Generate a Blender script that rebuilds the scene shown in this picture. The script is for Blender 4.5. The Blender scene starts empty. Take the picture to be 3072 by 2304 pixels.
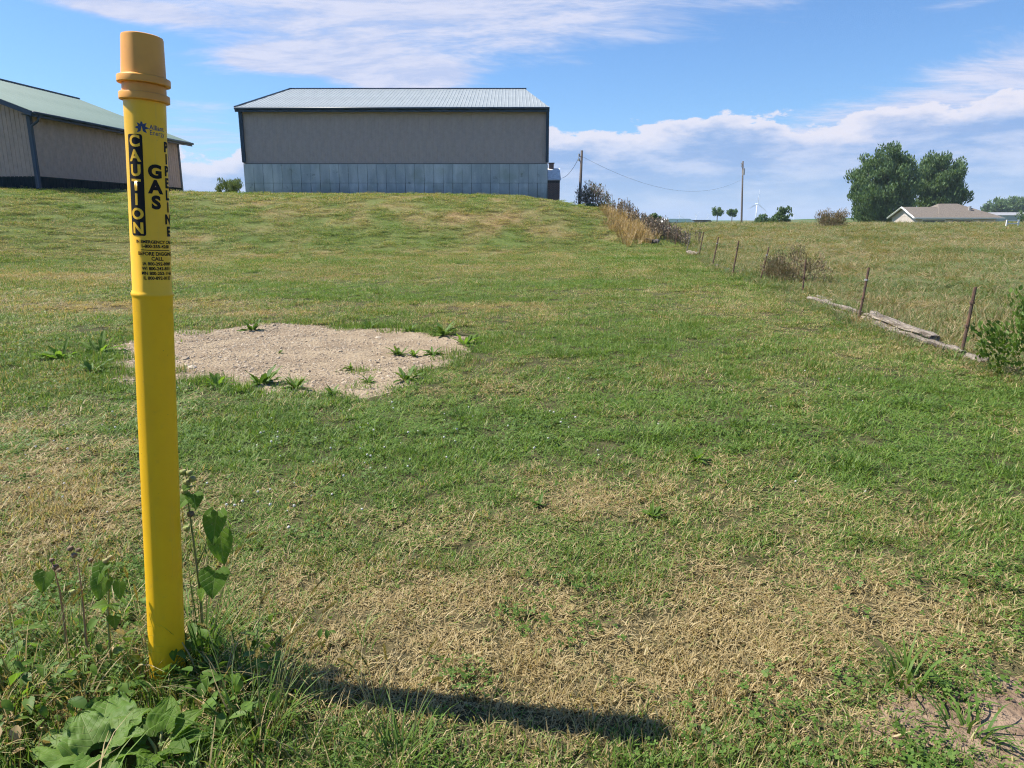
import bpy, bmesh, math, random
import numpy as np
from mathutils import Vector, Matrix
R = math.radians
random.seed(7); RNG = np.random.default_rng(7)
scene = bpy.context.scene
COL = scene.collection

# ------------------------------------------------------------------ camera
CAMZ, PITCH, FPX = 1.4, 13.0, 2130.0          # focal length in pixels of the 3072 px wide photograph
cam_d = bpy.data.cameras.new('camera'); cam = bpy.data.objects.new('camera', cam_d); COL.objects.link(cam)
cam.location = (0, 0, CAMZ); cam.rotation_euler = (R(90 - PITCH), 0, 0)
cam_d.sensor_width = 36.0; cam_d.lens = 36.0 * FPX / 3072.0
cam_d.clip_start = 0.05; cam_d.clip_end = 30000
scene.camera = cam

# ------------------------------------------------------------------ sun, sky
SUN_AZ, SUN_EL = R(-78.3), R(53.0)            # clockwise from +Y
sd = Vector((math.sin(SUN_AZ)*math.cos(SUN_EL), math.cos(SUN_AZ)*math.cos(SUN_EL), math.sin(SUN_EL)))
sun_d = bpy.data.lights.new('sun', 'SUN'); sun_d.energy = 5.0; sun_d.angle = R(0.53); sun_d.color = (1.0, 0.93, 0.82)
sun = bpy.data.objects.new('sun', sun_d); COL.objects.link(sun)
sun.rotation_euler = (-sd).to_track_quat('-Z', 'Y').to_euler(); sun.location = (-20, 5, 30)

class NT:
    """tiny node-graph helper"""
    def __init__(s, tree): s.t = tree; s.n = tree.nodes; s.l = tree.links
    def node(s, typ, **kw):
        n = s.n.new(typ)
        for k, v in kw.items(): setattr(n, k, v)
        return n
    def put(s, sock, v):
        if isinstance(v, bpy.types.NodeSocket): s.l.new(v, sock)
        elif v is not None: sock.default_value = v
    def math(s, op, a, b=None, c=None, clamp=False):
        n = s.node('ShaderNodeMath', operation=op); n.use_clamp = clamp
        s.put(n.inputs[0], a); s.put(n.inputs[1], b)
        if c is not None: s.put(n.inputs[2], c)
        return n.outputs[0]
    def step(s, x, a, b, lo=0.0, hi=1.0):
        n = s.node('ShaderNodeMapRange', interpolation_type='SMOOTHSTEP')
        s.put(n.inputs['Value'], x); s.put(n.inputs['From Min'], a); s.put(n.inputs['From Max'], b)
        s.put(n.inputs['To Min'], lo); s.put(n.inputs['To Max'], hi)
        return n.outputs['Result']
    def mix(s, f, a, b, mode='MIX'):
        n = s.node('ShaderNodeMix', data_type='RGBA', blend_type=mode)
        s.put(n.inputs[0], f)
        for i, v in ((6, a), (7, b)):
            if isinstance(v, (tuple, list)) and len(v) == 3: v = (*v, 1)
            s.put(n.inputs[i], v)
        return n.outputs[2]
    def noise(s, vec, scale, detail=4, rough=.55, dist=0.0, out='Fac'):
        n = s.node('ShaderNodeTexNoise'); s.put(n.inputs['Vector'], vec)
        n.inputs['Scale'].default_value = scale; n.inputs['Detail'].default_value = detail
        n.inputs['Roughness'].default_value = rough; n.inputs['Distortion'].default_value = dist
        return n.outputs[out]
    def xyz(s, x, y, z=0.0):
        n = s.node('ShaderNodeCombineXYZ'); s.put(n.inputs[0], x); s.put(n.inputs[1], y); s.put(n.inputs[2], z)
        return n.outputs[0]
    def attr(s, name, typ='GEOMETRY', out='Fac'):
        n = s.node('ShaderNodeAttribute', attribute_name=name, attribute_type=typ)
        return n.outputs[out]

world = bpy.data.worlds.new('World'); scene.world = world; world.use_nodes = True
w = NT(world.node_tree); world.node_tree.nodes.clear()
sky = w.node('ShaderNodeTexSky', sky_type='NISHITA'); sky.sun_disc = False
sky.sun_elevation = SUN_EL; sky.sun_rotation = SUN_AZ; sky.altitude = 300
sky.air_density = 1.0; sky.dust_density = 0.6; sky.ozone_density = 2.6
tc = w.node('ShaderNodeTexCoord').outputs['Generated']
sp = w.node('ShaderNodeSeparateXYZ'); w.put(sp.inputs[0], tc)
X, Y, Z = sp.outputs
az = w.math('ARCTAN2', X, Y)                   # 0 straight ahead, + to the right
el = w.math('ARCSINE', Z)
# layer 1: high streaky sheet, seen obliquely (flat layer, so it closes up towards the horizon)
zz = w.math('ADD', w.math('MAXIMUM', Z, 0.0), 0.10)
px_, py_ = w.math('DIVIDE', X, zz), w.math('DIVIDE', Y, zz)
pv = w.xyz(px_, py_, 0.0)
warp = w.noise(pv, 0.5, 3, .5, 0.0, 'Color')
wv = w.node('ShaderNodeVectorMath', operation='MULTIPLY_ADD'); w.put(wv.inputs[0], warp); wv.inputs[1].default_value = (1.1, 1.1, 0); w.put(wv.inputs[2], pv)
mp = w.node('ShaderNodeMapping'); w.put(mp.inputs[0], wv.outputs[0]); mp.inputs['Rotation'].default_value = (0, 0, R(28)); mp.inputs['Scale'].default_value = (0.75, 1.5, 1); mp.inputs['Location'].default_value = (3.1, 1.7, 0)
n1 = w.noise(mp.outputs[0], 0.6, 6, .64)
nf = w.noise(mp.outputs[0], 3.4, 4, .7)
def bump(u0, v0, su, sv, amp, rot=0.0):
    """cloud-cover weather cell in azimuth / elevation (degrees)"""
    du = w.math('SUBTRACT', az, R(u0)); dv = w.math('SUBTRACT', el, R(v0))
    if rot:
        c, s_ = math.cos(R(rot)), math.sin(R(rot))
        a = w.math('ADD', w.math('MULTIPLY', du, c), w.math('MULTIPLY', dv, s_))
        b = w.math('SUBTRACT', w.math('MULTIPLY', dv, c), w.math('MULTIPLY', du, s_))
    else: a, b = du, dv
    q = w.math('ADD', w.math('POWER', w.math('DIVIDE', a, R(su)), 2.0), w.math('POWER', w.math('DIVIDE', b, R(sv)), 2.0))
    return w.math('MULTIPLY', w.math('EXPONENT', w.math('MULTIPLY', q, -1.0)), amp)
cells = [bump(-3, 15.5, 22, 4.4, .40, 1), bump(-12, 12, 9, 2.0, .10, -8), bump(33, 8.6, 17, 2.6, .32, 13), bump(33, 13.8, 7, .8, .26, 10),
         bump(-8.5, 10.4, 5, .9, .62), bump(-17, 11.0, 3.2, .7, .55), bump(-27, 13.3, 5, .7, .4), bump(-24, 6.5, 5, 2.0, .20), bump(-23, 2.5, 5, 1.8, .20), bump(14, 10.2, 11, 1.8, -.20), bump(-33, 11, 8, 4, -.18), bump(24, 12.2, 12, 1.5, -.14, 8),
         bump(-75, 14, 20, 5, .15), bump(80, 13, 22, 5, .2), bump(130, 20, 25, 9, .2), bump(-140, 18, 30, 8, .2), bump(0, 45, 60, 12, .08)]
bias = cells[0]
for c in cells[1:]: bias = w.math('ADD', bias, c)
d1 = w.math('ADD', w.math('ADD', w.math('MULTIPLY', n1, .64), w.math('MULTIPLY', nf, .36)), bias)
cov1 = w.step(d1, .575, .84, 0, .97)
# layer 2: far cumulus bank standing on the horizon all the way round
uv = w.xyz(w.math('MULTIPLY', az, 6.0), w.math('MULTIPLY', el, 14.0), 0.0)
edge = w.noise(uv, 1.7, 6, .6)
edge_lo = w.noise(w.xyz(w.math('MULTIPLY', az, 3.0), 3.7, 0.0), 1.0, 2)
top = w.math('ADD', w.math('MULTIPLY', edge_lo, R(4.5)), R(4.1))
for c in [bump(14.8, 7, 4.5, 30, R(2.3)), bump(4, 7, 5, 30, R(.4)), bump(33, 7, 10, 30, R(1.2)), bump(-24, 7, 5, 30, R(-2.0))]: top = w.math('ADD', top, c)
top = w.math('ADD', top, w.math('MULTIPLY', w.math('SUBTRACT', edge, .5), R(5.2)))
dep = w.math('SUBTRACT', top, el)              # + inside the bank
cov2 = w.step(dep, 0.0, R(.28))
mott = w.noise(uv, 1.1, 4, .6)
body = w.step(w.math('ADD', dep, w.math('MULTIPLY', w.math('SUBTRACT', mott, .5), R(2.2))), R(.35), R(1.9))              # sunlit tops, grey-blue body below
skyc = w.mix(1.0, sky.outputs[0], (0.60, 0.88, 1.16), 'MULTIPLY')
CL_HI, CL_LO, CL_SH = (6.0, 5.8, 6.4), (4.1, 4.6, 6.1), (1.7, 2.85, 5.2)
c1 = w.mix(cov1, skyc, w.mix(w.step(nf, .35, .65), (3.6, 4.2, 6.0), (5.0, 5.2, 6.4)))
mot2 = w.noise(w.xyz(w.math('MULTIPLY', az, 9.0), w.math('MULTIPLY', el, 34.0), 2.0), 1.0, 6, .62)
b2 = w.mix(w.step(mot2, .38, .66), CL_SH, CL_LO)
c2 = w.mix(body, CL_HI, b2)
fade = w.math('MULTIPLY', cov2, w.step(el, R(-1.0), R(5.0), .62, .92))
col = w.mix(fade, c1, c2)
bg = w.node('ShaderNodeBackground'); w.put(bg.inputs[0], col); bg.inputs[1].default_value = 0.076
world.cycles.sampling_method = 'NONE'
wo = w.node('ShaderNodeOutputWorld'); w.l.new(bg.outputs[0], wo.inputs[0])

scene.view_settings.view_transform = 'Standard'; scene.view_settings.look = 'None'
scene.view_settings.exposure = 0.95; scene.view_settings.gamma = 1.0
scene.render.engine = 'CYCLES'
scene.cycles.max_bounces = 4; scene.cycles.diffuse_bounces = 2; scene.cycles.glossy_bounces = 2
scene.cycles.use_adaptive_sampling = True; scene.cycles.adaptive_threshold = 0.03; scene.cycles.use_denoising = True; scene.cycles.denoising_prefilter = 'NONE'; scene.cycles.denoising_input_passes = 'RGB_ALBEDO_NORMAL'; scene.cycles.pixel_filter_type = 'BLACKMAN_HARRIS'; scene.cycles.filter_width = 1.15
scene.cycles.transmission_bounces = 4; scene.cycles.transparent_max_bounces = 6; scene.cycles.volume_bounces = 0
scene.cycles.caustics_reflective = False; scene.cycles.caustics_refractive = False

# ------------------------------------------------------------------ geometry helpers
def tag(o, label=None, cat=None, group=None, kind=None):
    if label: o['label'] = label
    if cat: o['category'] = cat
    if group: o['group'] = group
    if kind: o['kind'] = kind
    return o
def empty(name, loc=(0, 0, 0), rz=0.0, rx=0.0, ry=0.0):
    o = bpy.data.objects.new(name, None); COL.objects.link(o); o.location = loc
    o.rotation_euler = (rx, ry, rz); o.empty_display_size = .2; return o
def link_mesh(name, me, mat=None, parent=None):
    if mat is not None and not me.materials: me.materials.append(mat)
    o = bpy.data.objects.new(name, me); COL.objects.link(o)
    if parent is not None: o.parent = parent
    return o
class MB:
    def __init__(s): s.v = []; s.f = []
    def add(s, vs, fs):
        b = len(s.v); s.v += [tuple(p) for p in vs]; s.f += [tuple(i + b for i in f) for f in fs]; return s
    def box(s, x0, x1, y0, y1, z0, z1):
        return s.add([(x0,y0,z0),(x1,y0,z0),(x1,y1,z0),(x0,y1,z0),(x0,y0,z1),(x1,y0,z1),(x1,y1,z1),(x0,y1,z1)],
                     [(0,3,2,1),(4,5,6,7),(0,1,5,4),(1,2,6,5),(2,3,7,6),(3,0,4,7)])
    def tube(s, pts, radii, n=8, cap=True):
        pts = [Vector(p) for p in pts]
        if not hasattr(radii, '__len__'): radii = [radii]*len(pts)
        vs, fs = [], []; prev = None
        for i, p in enumerate(pts):
            t = (pts[min(i+1, len(pts)-1)] - pts[max(i-1, 0)]).normalized()
            a = prev if prev is not None else (Vector((0,0,1)) if abs(t.z) < .9 else Vector((1,0,0)))
            u = t.cross(a).cross(t)
            u = u.normalized() if u.length > 1e-6 else t.orthogonal().normalized()
            prev = u; v = t.cross(u)
            for k in range(n):
                a_ = 2*math.pi*k/n
                vs.append(p + (u*math.cos(a_) + v*math.sin(a_))*radii[i])
        for i in range(len(pts)-1):
            for k in range(n):
                fs.append((i*n+k, i*n+(k+1)%n, (i+1)*n+(k+1)%n, (i+1)*n+k))
        if cap: fs += [tuple(range(n))[::-1], tuple((len(pts)-1)*n+k for k in range(n))]
        return s.add(vs, fs)
    def prism(s, poly, y0, y1, axis='y'):
        n = len(poly)
        if axis == 'y': vs = [(a, y0, b) for a, b in poly] + [(a, y1, b) for a, b in poly]
        elif axis == 'x': vs = [(y0, a, b) for a, b in poly] + [(y1, a, b) for a, b in poly]
        else: vs = [(a, b, y0) for a, b in poly] + [(a, b, y1) for a, b in poly]
        return s.add(vs, [tuple(range(n)), tuple(range(n, 2*n))[::-1]] + [(i, n+i, n+(i+1)%n, (i+1)%n) for i in range(n)])
    def mesh(s, name, smooth=False):
        me = bpy.data.meshes.new(name); me.from_pydata(s.v, [], s.f); me.update()
        bm = bmesh.new(); bm.from_mesh(me); bmesh.ops.recalc_face_normals(bm, faces=bm.faces); bm.to_mesh(me); bm.free()
        if smooth: me.polygons.foreach_set('use_smooth', [True]*len(me.polygons))
        return me
    def build(s, name, mat, parent=None, smooth=False):
        return link_mesh(name, s.mesh(name, smooth), mat, parent)
def np_mesh(name, V, F, mat=None, rnd=None, smooth=False):
    """V (n,3), F (m,3|4) -> mesh with an optional per-face float attribute rnd"""
    V = np.asarray(V, np.float32); F = np.asarray(F, np.int32); k = F.shape[1]
    me = bpy.data.meshes.new(name); me.vertices.add(len(V)); me.vertices.foreach_set('co', V.ravel())
    me.loops.add(F.size); me.loops.foreach_set('vertex_index', F.ravel())
    me.polygons.add(len(F)); me.polygons.foreach_set('loop_start', np.arange(0, F.size, k, dtype=np.int32))
    me.polygons.foreach_set('loop_total', np.full(len(F), k, np.int32))
    if smooth: me.polygons.foreach_set('use_smooth', np.ones(len(F), bool))
    me.update(calc_edges=True)
    if rnd is not None:
        a = me.attributes.new('rnd', 'FLOAT', 'FACE'); a.data.foreach_set('value', np.asarray(rnd, np.float32))
    if mat is not None: me.materials.append(mat)
    return me
def add_attr(me, name, vals, dom='POINT'):
    a = me.attributes.new(name, 'FLOAT', dom); a.data.foreach_set('value', np.asarray(vals, np.float32).ravel())

# value noise in numpy
_G = np.random.default_rng(11).random((256, 256))
def vnoise(x, y):
    xi = np.floor(x).astype(int); yi = np.floor(y).astype(int); fx = x - xi; fy = y - yi
    fx = fx*fx*(3-2*fx); fy = fy*fy*(3-2*fy)
    g = lambda a, b: _G[a % 256, b % 256]
    return (g(xi,yi)*(1-fx)+g(xi+1,yi)*fx)*(1-fy) + (g(xi,yi+1)*(1-fx)+g(xi+1,yi+1)*fx)*fy
def fbm(x, y, o=4):
    s = 0; a = .5
    for i in range(o): s = s + a*vnoise(x*2**i + 17.3*i, y*2**i + 9.1*i); a *= .5
    return s/(1-.5**o)
def sst(t): t = np.clip(t, 0, 1); return t*t*(3-2*t)

# ------------------------------------------------------------------ the lie of the land
FX = [(-50, 4.6), (0, 4.6), (7, 4.7), (10, 4.9), (17, 5.7), (23, 6.4), (28, 7.2), (35, 8.4), (46, 9.8), (54, 11), (90, 16), (9000, 900)]
def fence_x(y): return np.interp(y, [a for a, b in FX], [b for a, b in FX])
def ground_z(x, y):
    x = np.asarray(x, float); y = np.asarray(y, float)
    y0 = np.interp(x, [-24, -10, 3], [15, 26, 30]); y1 = np.interp(x, [-26, -14, 3], [35, 42.5, 42.5])
    m = np.interp(x, [-60, -20, -5, 0, 2.3, 4.2, 6.2, 7.4, 9.2, 11.5], [1.02, 1, 1, .97, .88, .76, .64, .43, .10, 0])
    t = np.clip((y-y0)/(y1-y0), 0, 1)
    mound = 2.85*m*(.15*t + .85*sst(t))
    mound = mound*(1 - sst((y-75)/60))
    right = sst((x - fence_x(y) + .5)/5.0)
    past = right*.86*sst((y-14)/66)
    past = past - sst((y-84)/50)*2.4*sst((x-2)/25+.3)
    far = 6.5*np.exp(-((x-330)/190)**2 - ((y-430)/120)**2) + 3.0*np.exp(-((x-60)/500)**2-((y-900)/250)**2)
    und = .10*(fbm(x*.09+3, y*.09)-.5)*sst((np.hypot(x, y)-6)/15) + .05*(fbm(x*.45, y*.45+8, 3)-.5)
    bump_p = right*.22*(fbm(x*.22, y*.22+40, 3)-.5)*sst((y-9)/10)
    return mound + past + far + und + bump_p
def gz(x, y): return float(ground_z(x, y))
_c, _s = math.cos(R(PITCH)), math.sin(R(PITCH))
def ray(px, py):                                # photograph pixels (3072 x 2304) -> direction
    u, v = (px-1536)/FPX, (1152-py)/FPX
    return np.array([u, _c + v*_s, -_s + v*_c])
K = 3072/2212.0                                 # the enlarged view used for measuring
def at_y(px, py, Yd):
    d = ray(px*K, py*K); t = Yd/d[1]; return Vector((d[0]*t, Yd, CAMZ + d[2]*t))
def at(px, py, far=400.0):
    d = ray(px*K, py*K); t = 0.8; lastt = t
    while t < far:
        if CAMZ + d[2]*t < gz(d[0]*t, d[1]*t):
            a, b = lastt, t
            for _ in range(24):
                m = (a+b)/2
                if CAMZ + d[2]*m < gz(d[0]*m, d[1]*m): b = m
                else: a = m
            return Vector((d[0]*b, d[1]*b, gz(d[0]*b, d[1]*b)))
        lastt = t; t *= 1.02
    return Vector((d[0]*far, d[1]*far, gz(d[0]*far, d[1]*far)))

GRAV = [at(*p) for p in [(242,748),(300,735),(390,719),(470,712),(560,703),(620,699),(700,705),(780,709),(860,716),(930,724),(1000,729),(1015,742),(985,765),(960,788),(900,800),(865,812),(842,832),(775,850),(700,854),(655,846),(630,838),(560,832),(470,828),(390,826),(300,832),(262,815),(250,780)]]
GP = np.array([(p.x, p.y) for p in GRAV])
def poly_sd(x, y, P=GP):
    """signed distance to a polygon, + inside"""
    x = np.asarray(x, float); y = np.asarray(y, float)
    d = np.full(x.shape, 1e9); ins = np.zeros(x.shape, bool)
    for i in range(len(P)):
        (ax, ay), (bx, by) = P[i], P[(i+1) % len(P)]
        ex, ey = bx-ax, by-ay
        t = np.clip(((x-ax)*ex+(y-ay)*ey)/(ex*ex+ey*ey), 0, 1)
        d = np.minimum(d, np.hypot(x-ax-ex*t, y-ay-ey*t))
        c = ((ay > y) != (by > y)) & (x < (bx-ax)*(y-ay)/((by-ay) if by != ay else 1e-9)+ax)
        ins ^= c
    return np.where(ins, d, -d)
def gravel_in(x, y): return poly_sd(x, y) + .62*(fbm(x*2.6, y*2.6+5, 4)-.44)
SOIL = at(2225, 1600)
def soil_in(x, y): return .19 - np.hypot((x-SOIL.x)*.75, (y-SOIL.y)*1.0) + .3*(fbm(x*4+2, y*4, 3)-.5)
# where the lawn has dried out (+) or stays lush (-): centre pixel, half sizes in metres, amount
DRYP = [(1180,1080,.55,.35,.55),(1320,1400,.75,.32,.55),(1600,1420,.45,.30,.4),(1050,1250,.45,.2,.25),(1850,1280,.55,.25,.35),(1990,1340,.25,.25,.45),
        (1000,1420,.6,.22,.45),(800,1290,.4,.2,.3),(1150,1300,.6,.3,.3),(600,1230,.4,.2,.25),(700,1420,.4,.15,.3),(1250,1500,.7,.15,.3),(90,1040,.6,.5,.5),(60,910,.8,.35,.3),(1400,1570,.5,.15,.3),(750,1340,.35,.15,.3),(1480,990,.5,.3,.25),(1640,1000,.7,.3,.25),(1720,880,.6,.5,.2),(1050,663,1.1,.5,.6),
        (1130,482,5.5,2.6,.6),(720,580,3.2,1.1,.45),(1010,545,4.5,1.0,.5),(1240,575,4,.9,.3),(580,680,.7,.3,.6),(210,665,1.4,.7,.5),(430,655,1.6,.6,.3),(200,600,4,1.2,.35),(420,560,4,1,.3),(640,445,6,3,.2),(1020,575,3,.5,.3),(1700,1240,.5,.3,.2),
        (1500,880,1.2,.9,-.3),(700,950,1.2,.6,-.35),(1950,900,1.2,.9,-.35),(1400,960,.6,.3,-.3),(1900,1010,.9,.4,-.4),(1250,750,1.5,1.0,-.3),(850,640,2.5,1.2,-.35),(150,770,.8,.5,-.4),(1450,720,2,1.5,-.25),(1100,620,4,1.5,-.25),(1420,560,3,2,-.35),(1000,900,1,.5,-.2),(2100,980,.6,.5,-.3),(950,1020,.5,.3,-.25),(500,1000,.5,.3,-.2),(200,450,5,2,-.2),(1300,525,4,2,-.2),(1150,950,.5,.3,-.2),(550,520,5,1.5,-.15)]
DRYP = [(at(a, b), sx, sy, am*(.42 if b < 600 else 1.0)) for a, b, sx, sy, am in DRYP]
def dryness(x, y):
    d = .36 + .62*(fbm(x*.55+30, y*.7, 4)-.5) + (.95*(fbm(x*2.4, y*2.6+60, 4)-.5) + .5*(vnoise(x*9, y*9+4)-.5))/(1+(np.hypot(x, y)/14)**2) + .55*(fbm(x*1.1, y*1.1+21, 3)-.5)*sst((np.hypot(x, y)-8)/14)
    for p, sx, sy, am in DRYP: d = d + am*np.exp(-((x-p.x)/sx)**2-((y-p.y)/sy)**2)
    pm = sst((x - fence_x(y) - .2)/1.0)
    dp = .50 + .9*(fbm(x*.22+5, y*.35+90, 5)-.5) + .5*(fbm(x*1.3, y*1.3+33, 3)-.5)
    return np.clip(d*(1-pm) + dp*pm, 0.03, .97)

# ------------------------------------------------------------------ materials
MATS = {}
def principled(name, base=(.5,.5,.5), rough=.7, metal=0.0, spec=.5, fn=None):
    m = bpy.data.materials.new(name); m.use_nodes = True; t = NT(m.node_tree)
    b = m.node_tree.nodes['Principled BSDF']
    b.inputs['Base Color'].default_value = (*base, 1); b.inputs['Roughness'].default_value = rough
    b.inputs['Metallic'].default_value = metal; b.inputs['Specular IOR Level'].default_value = spec
    if fn: fn(t, b)
    MATS[name] = m; return m
def objco(t): return t.node('ShaderNodeTexCoord').outputs['Object']
def bumpn(t, b, h, strength=.3, dist=.01):
    n = t.node('ShaderNodeBump'); n.inputs['Strength'].default_value = strength; n.inputs['Distance'].default_value = dist
    t.put(n.inputs['Height'], h); t.l.new(n.outputs[0], b.inputs['Normal'])
def vary(c1, c2, scale=3.0, detail=5, lo=.35, hi=.65, bs=0.0, bd=.01):
    def fn(t, b):
        o = objco(t); n = t.noise(o, scale, detail)
        t.l.new(t.mix(t.step(n, lo, hi), c1, c2), b.inputs['Base Color'])
        if bs: bumpn(t, b, t.noise(o, scale*4, 6), bs, bd)
    return fn
def streaky(c1, c2, sxy=2.0, sz=.25, rough=None):
    """rain streaks: noise stretched down the wall"""
    def fn(t, b):
        o = objco(t); mp = t.node('ShaderNodeMapping'); t.put(mp.inputs[0], o); mp.inputs['Scale'].default_value = (sxy, sxy, sz)
        n = t.noise(mp.outputs[0], 1.5, 6, .65); n2 = t.noise(o, .35, 4)
        f = t.step(t.math('ADD', t.math('MULTIPLY', n, .6), t.math('MULTIPLY', n2, .4)), .38, .64)
        t.l.new(t.mix(f, c1, c2), b.inputs['Base Color'])
    return fn

def leafmat(name, greens, drys=None, transl=.32, inst=True, rough=.55, spec=.25, veins=False):
    """blades and leaves: per-blade colour from 'rnd', drought from the clump's 'dry'"""
    m = bpy.data.materials.new(name); m.use_nodes = True; t = NT(m.node_tree); m.node_tree.nodes.clear()
    rnd = t.attr('rnd'); oi = t.node('ShaderNodeObjectInfo').outputs['Random']
    r2 = t.math('FRACT', t.math('ADD', t.math('MULTIPLY', rnd, 7.13), oi))
    def ramp(cs, f):
        n = t.node('ShaderNodeValToRGB'); e = n.color_ramp.elements
        while len(e) < len(cs): e.new(.5)
        for i, c in enumerate(cs): e[i].position = i/(len(cs)-1); e[i].color = (*c, 1)
        t.put(n.inputs[0], f); return n.outputs[0]
    c = ramp(greens, r2)
    if drys:
        dry = t.attr('dry', 'INSTANCER' if inst else 'GEOMETRY')
        f = t.step(t.math('SUBTRACT', dry, rnd), -.07, .07)
        c = t.mix(f, c, ramp(drys, r2))
    if veins:
        oc = objco(t); sv = t.node('ShaderNodeSeparateXYZ'); t.put(sv.inputs[0], oc); ay = t.math('ABSOLUTE', sv.outputs[1])
        q = t.math('ABSOLUTE', t.math('SUBTRACT', t.math('FRACT', t.math('MULTIPLY', t.math('SUBTRACT', sv.outputs[0], t.math('MULTIPLY', ay, .8)), 48.0)), .5))
        vm = t.math('MAXIMUM', t.step(q, .10, .0), t.step(ay, .0022, .0008))
        c = t.mix(t.math('MULTIPLY', vm, .45), c, (.26,.33,.12)); nz = t.noise(oc, 38, 5, .65)
        c = t.mix(t.step(nz, .58, .72, 0, .6), c, (.16,.17,.05))
    b = t.node('ShaderNodeBsdfPrincipled'); t.l.new(c, b.inputs['Base Color']); b.inputs['Roughness'].default_value = rough
    if veins: bumpn(t, b, t.math('SUBTRACT', nz, t.math('MULTIPLY', vm, .6)), .5, .004)
    b.inputs['Specular IOR Level'].default_value = spec
    tr = t.node('ShaderNodeBsdfTranslucent'); t.l.new(t.mix(1.0, c, (1.15, 1.12, .6), 'MULTIPLY'), tr.inputs[0])
    mx = t.node('ShaderNodeMixShader'); mx.inputs[0].default_value = transl
    t.l.new(b.outputs[0], mx.inputs[1]); t.l.new(tr.outputs[0], mx.inputs[2])
    out = t.node('ShaderNodeOutputMaterial'); t.l.new(mx.outputs[0], out.inputs[0])
    MATS[name] = m; return m
GREENS = [(.056,.122,.018), (.120,.222,.033), (.195,.290,.054), (.084,.170,.030), (.25,.315,.098)]
DRYS = [(.36,.275,.13), (.50,.40,.21), (.27,.20,.09), (.58,.485,.28)]
leafmat('lawn', GREENS, DRYS, transl=.38, rough=.5, spec=.22)
leafmat('pasture', [(.095,.150,.042), (.140,.195,.062), (.11,.165,.055), (.18,.22,.085)], [(.31,.245,.13), (.40,.325,.185), (.24,.19,.10), (.29,.26,.13)], transl=.36)
leafmat('weed_leaf', [(.11,.22,.028), (.15,.265,.036), (.10,.19,.03)], transl=.58, inst=False, veins=True)
leafmat('lush', [(.065,.135,.022), (.10,.18,.030), (.135,.215,.042)], transl=.35, inst=False)
leafmat('burdock_leaf', [(.085,.170,.026), (.115,.20,.034)], transl=.35, inst=False, veins=True)
leafmat('tree_leaf', [(.072,.138,.060), (.120,.195,.084), (.175,.25,.12)], transl=.30, inst=False)  # greens lightened so the leaf colour itself carries distance haze
leafmat('sapling_leaf', [(.10,.145,.06), (.15,.20,.085), (.11,.165,.055)], transl=.3, inst=False)
leafmat('bush_brown', [(.25,.18,.11), (.17,.145,.08), (.36,.29,.20), (.12,.14,.06), (.22,.13,.085)], transl=.2, inst=False)
leafmat('bush_mauve', [(.34,.25,.27), (.10,.14,.06), (.42,.33,.34), (.10,.13,.07)], transl=.2, inst=False)
leafmat('straw', [(.42,.31,.16), (.33,.23,.11), (.50,.39,.22), (.27,.19,.10)], transl=.3, inst=False)
leafmat('weed_dead', [(.24,.175,.13), (.15,.12,.09), (.34,.26,.19), (.17,.16,.10)], transl=.1, inst=False)
leafmat('seedhead', [(.30,.27,.08), (.36,.27,.10), (.22,.24,.07)], transl=.35, inst=False)

def ground_fn(t, b):
    o = objco(t)
    dry, past, far = t.attr('dry'), t.attr('past'), t.attr('far')
    n = t.noise(o, 9.0, 8, .7); n2 = t.noise(o, .9, 5, .6); n3 = t.noise(o, 42.0, 5, .7)
    g = t.mix(t.step(n, .3, .7), (.060,.088,.022), (.125,.165,.045))
    d = t.mix(t.step(n, .3, .7), (.15,.105,.05), (.32,.24,.125))
    f = t.step(t.math('ADD', dry, t.math('MULTIPLY', t.math('SUBTRACT', n3, .5), 1.1)), .25, .8)
    c = t.mix(f, g, d)
    pg = t.mix(t.step(n2, .35, .65), (.095,.125,.045), (.19,.175,.085))
    c = t.mix(past, c, t.mix(.5, pg, c))
    fm = t.node('ShaderNodeMapping'); t.put(fm.inputs[0], o); fm.inputs['Scale'].default_value = (.004, .011, 1)
    v = t.node('ShaderNodeTexVoronoi'); t.put(v.inputs['Vector'], fm.outputs[0]); v.inputs['Scale'].default_value = 1.0
    sx = t.node('ShaderNodeSeparateColor'); t.l.new(v.outputs['Color'], sx.inputs[0])
    fc = t.mix(t.step(sx.outputs[0], .5, .55), (.055,.115,.030), (.115,.125,.05))
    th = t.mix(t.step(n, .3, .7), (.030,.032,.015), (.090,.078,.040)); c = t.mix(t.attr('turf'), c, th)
    c = t.mix(far, c, fc)
    t.l.new(c, b.inputs['Base Color']); bumpn(t, b, t.noise(o, 30, 6, .7), .6, .02)
principled('ground', (.1,.1,.04), .95, spec=.1, fn=ground_fn)
def gravel_fn(t, b):
    o = objco(t); v = t.node('ShaderNodeTexVoronoi'); v.inputs['Scale'].default_value = 34; t.put(v.inputs['Vector'], o)
    n = t.noise(o, 2.2, 6, .6); n2 = t.noise(o, 60, 5, .7)
    c = t.mix(t.step(n, .35, .68), (.37,.295,.20), (.255,.195,.13))
    c = t.mix(t.step(n2, .4, .75, 0, .5), c, (.19,.14,.10))
    t.l.new(c, b.inputs['Base Color']); bumpn(t, b, t.math('ADD', v.outputs['Distance'], n2), .9, .02)
principled('gravel', (.4,.33,.25), .95, spec=.1, fn=gravel_fn)
def stone_fn(t, b):
    oi = t.node('ShaderNodeObjectInfo').outputs['Random']
    n = t.node('ShaderNodeValToRGB'); e = n.color_ramp.elements
    while len(e) < 4: e.new(.5)
    for i, c in enumerate([(.34,.27,.19), (.44,.36,.265), (.26,.20,.14), (.52,.44,.34)]): e[i].position = i/3; e[i].color = (*c, 1)
    t.put(n.inputs[0], oi); t.l.new(n.outputs[0], b.inputs['Base Color'])
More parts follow.
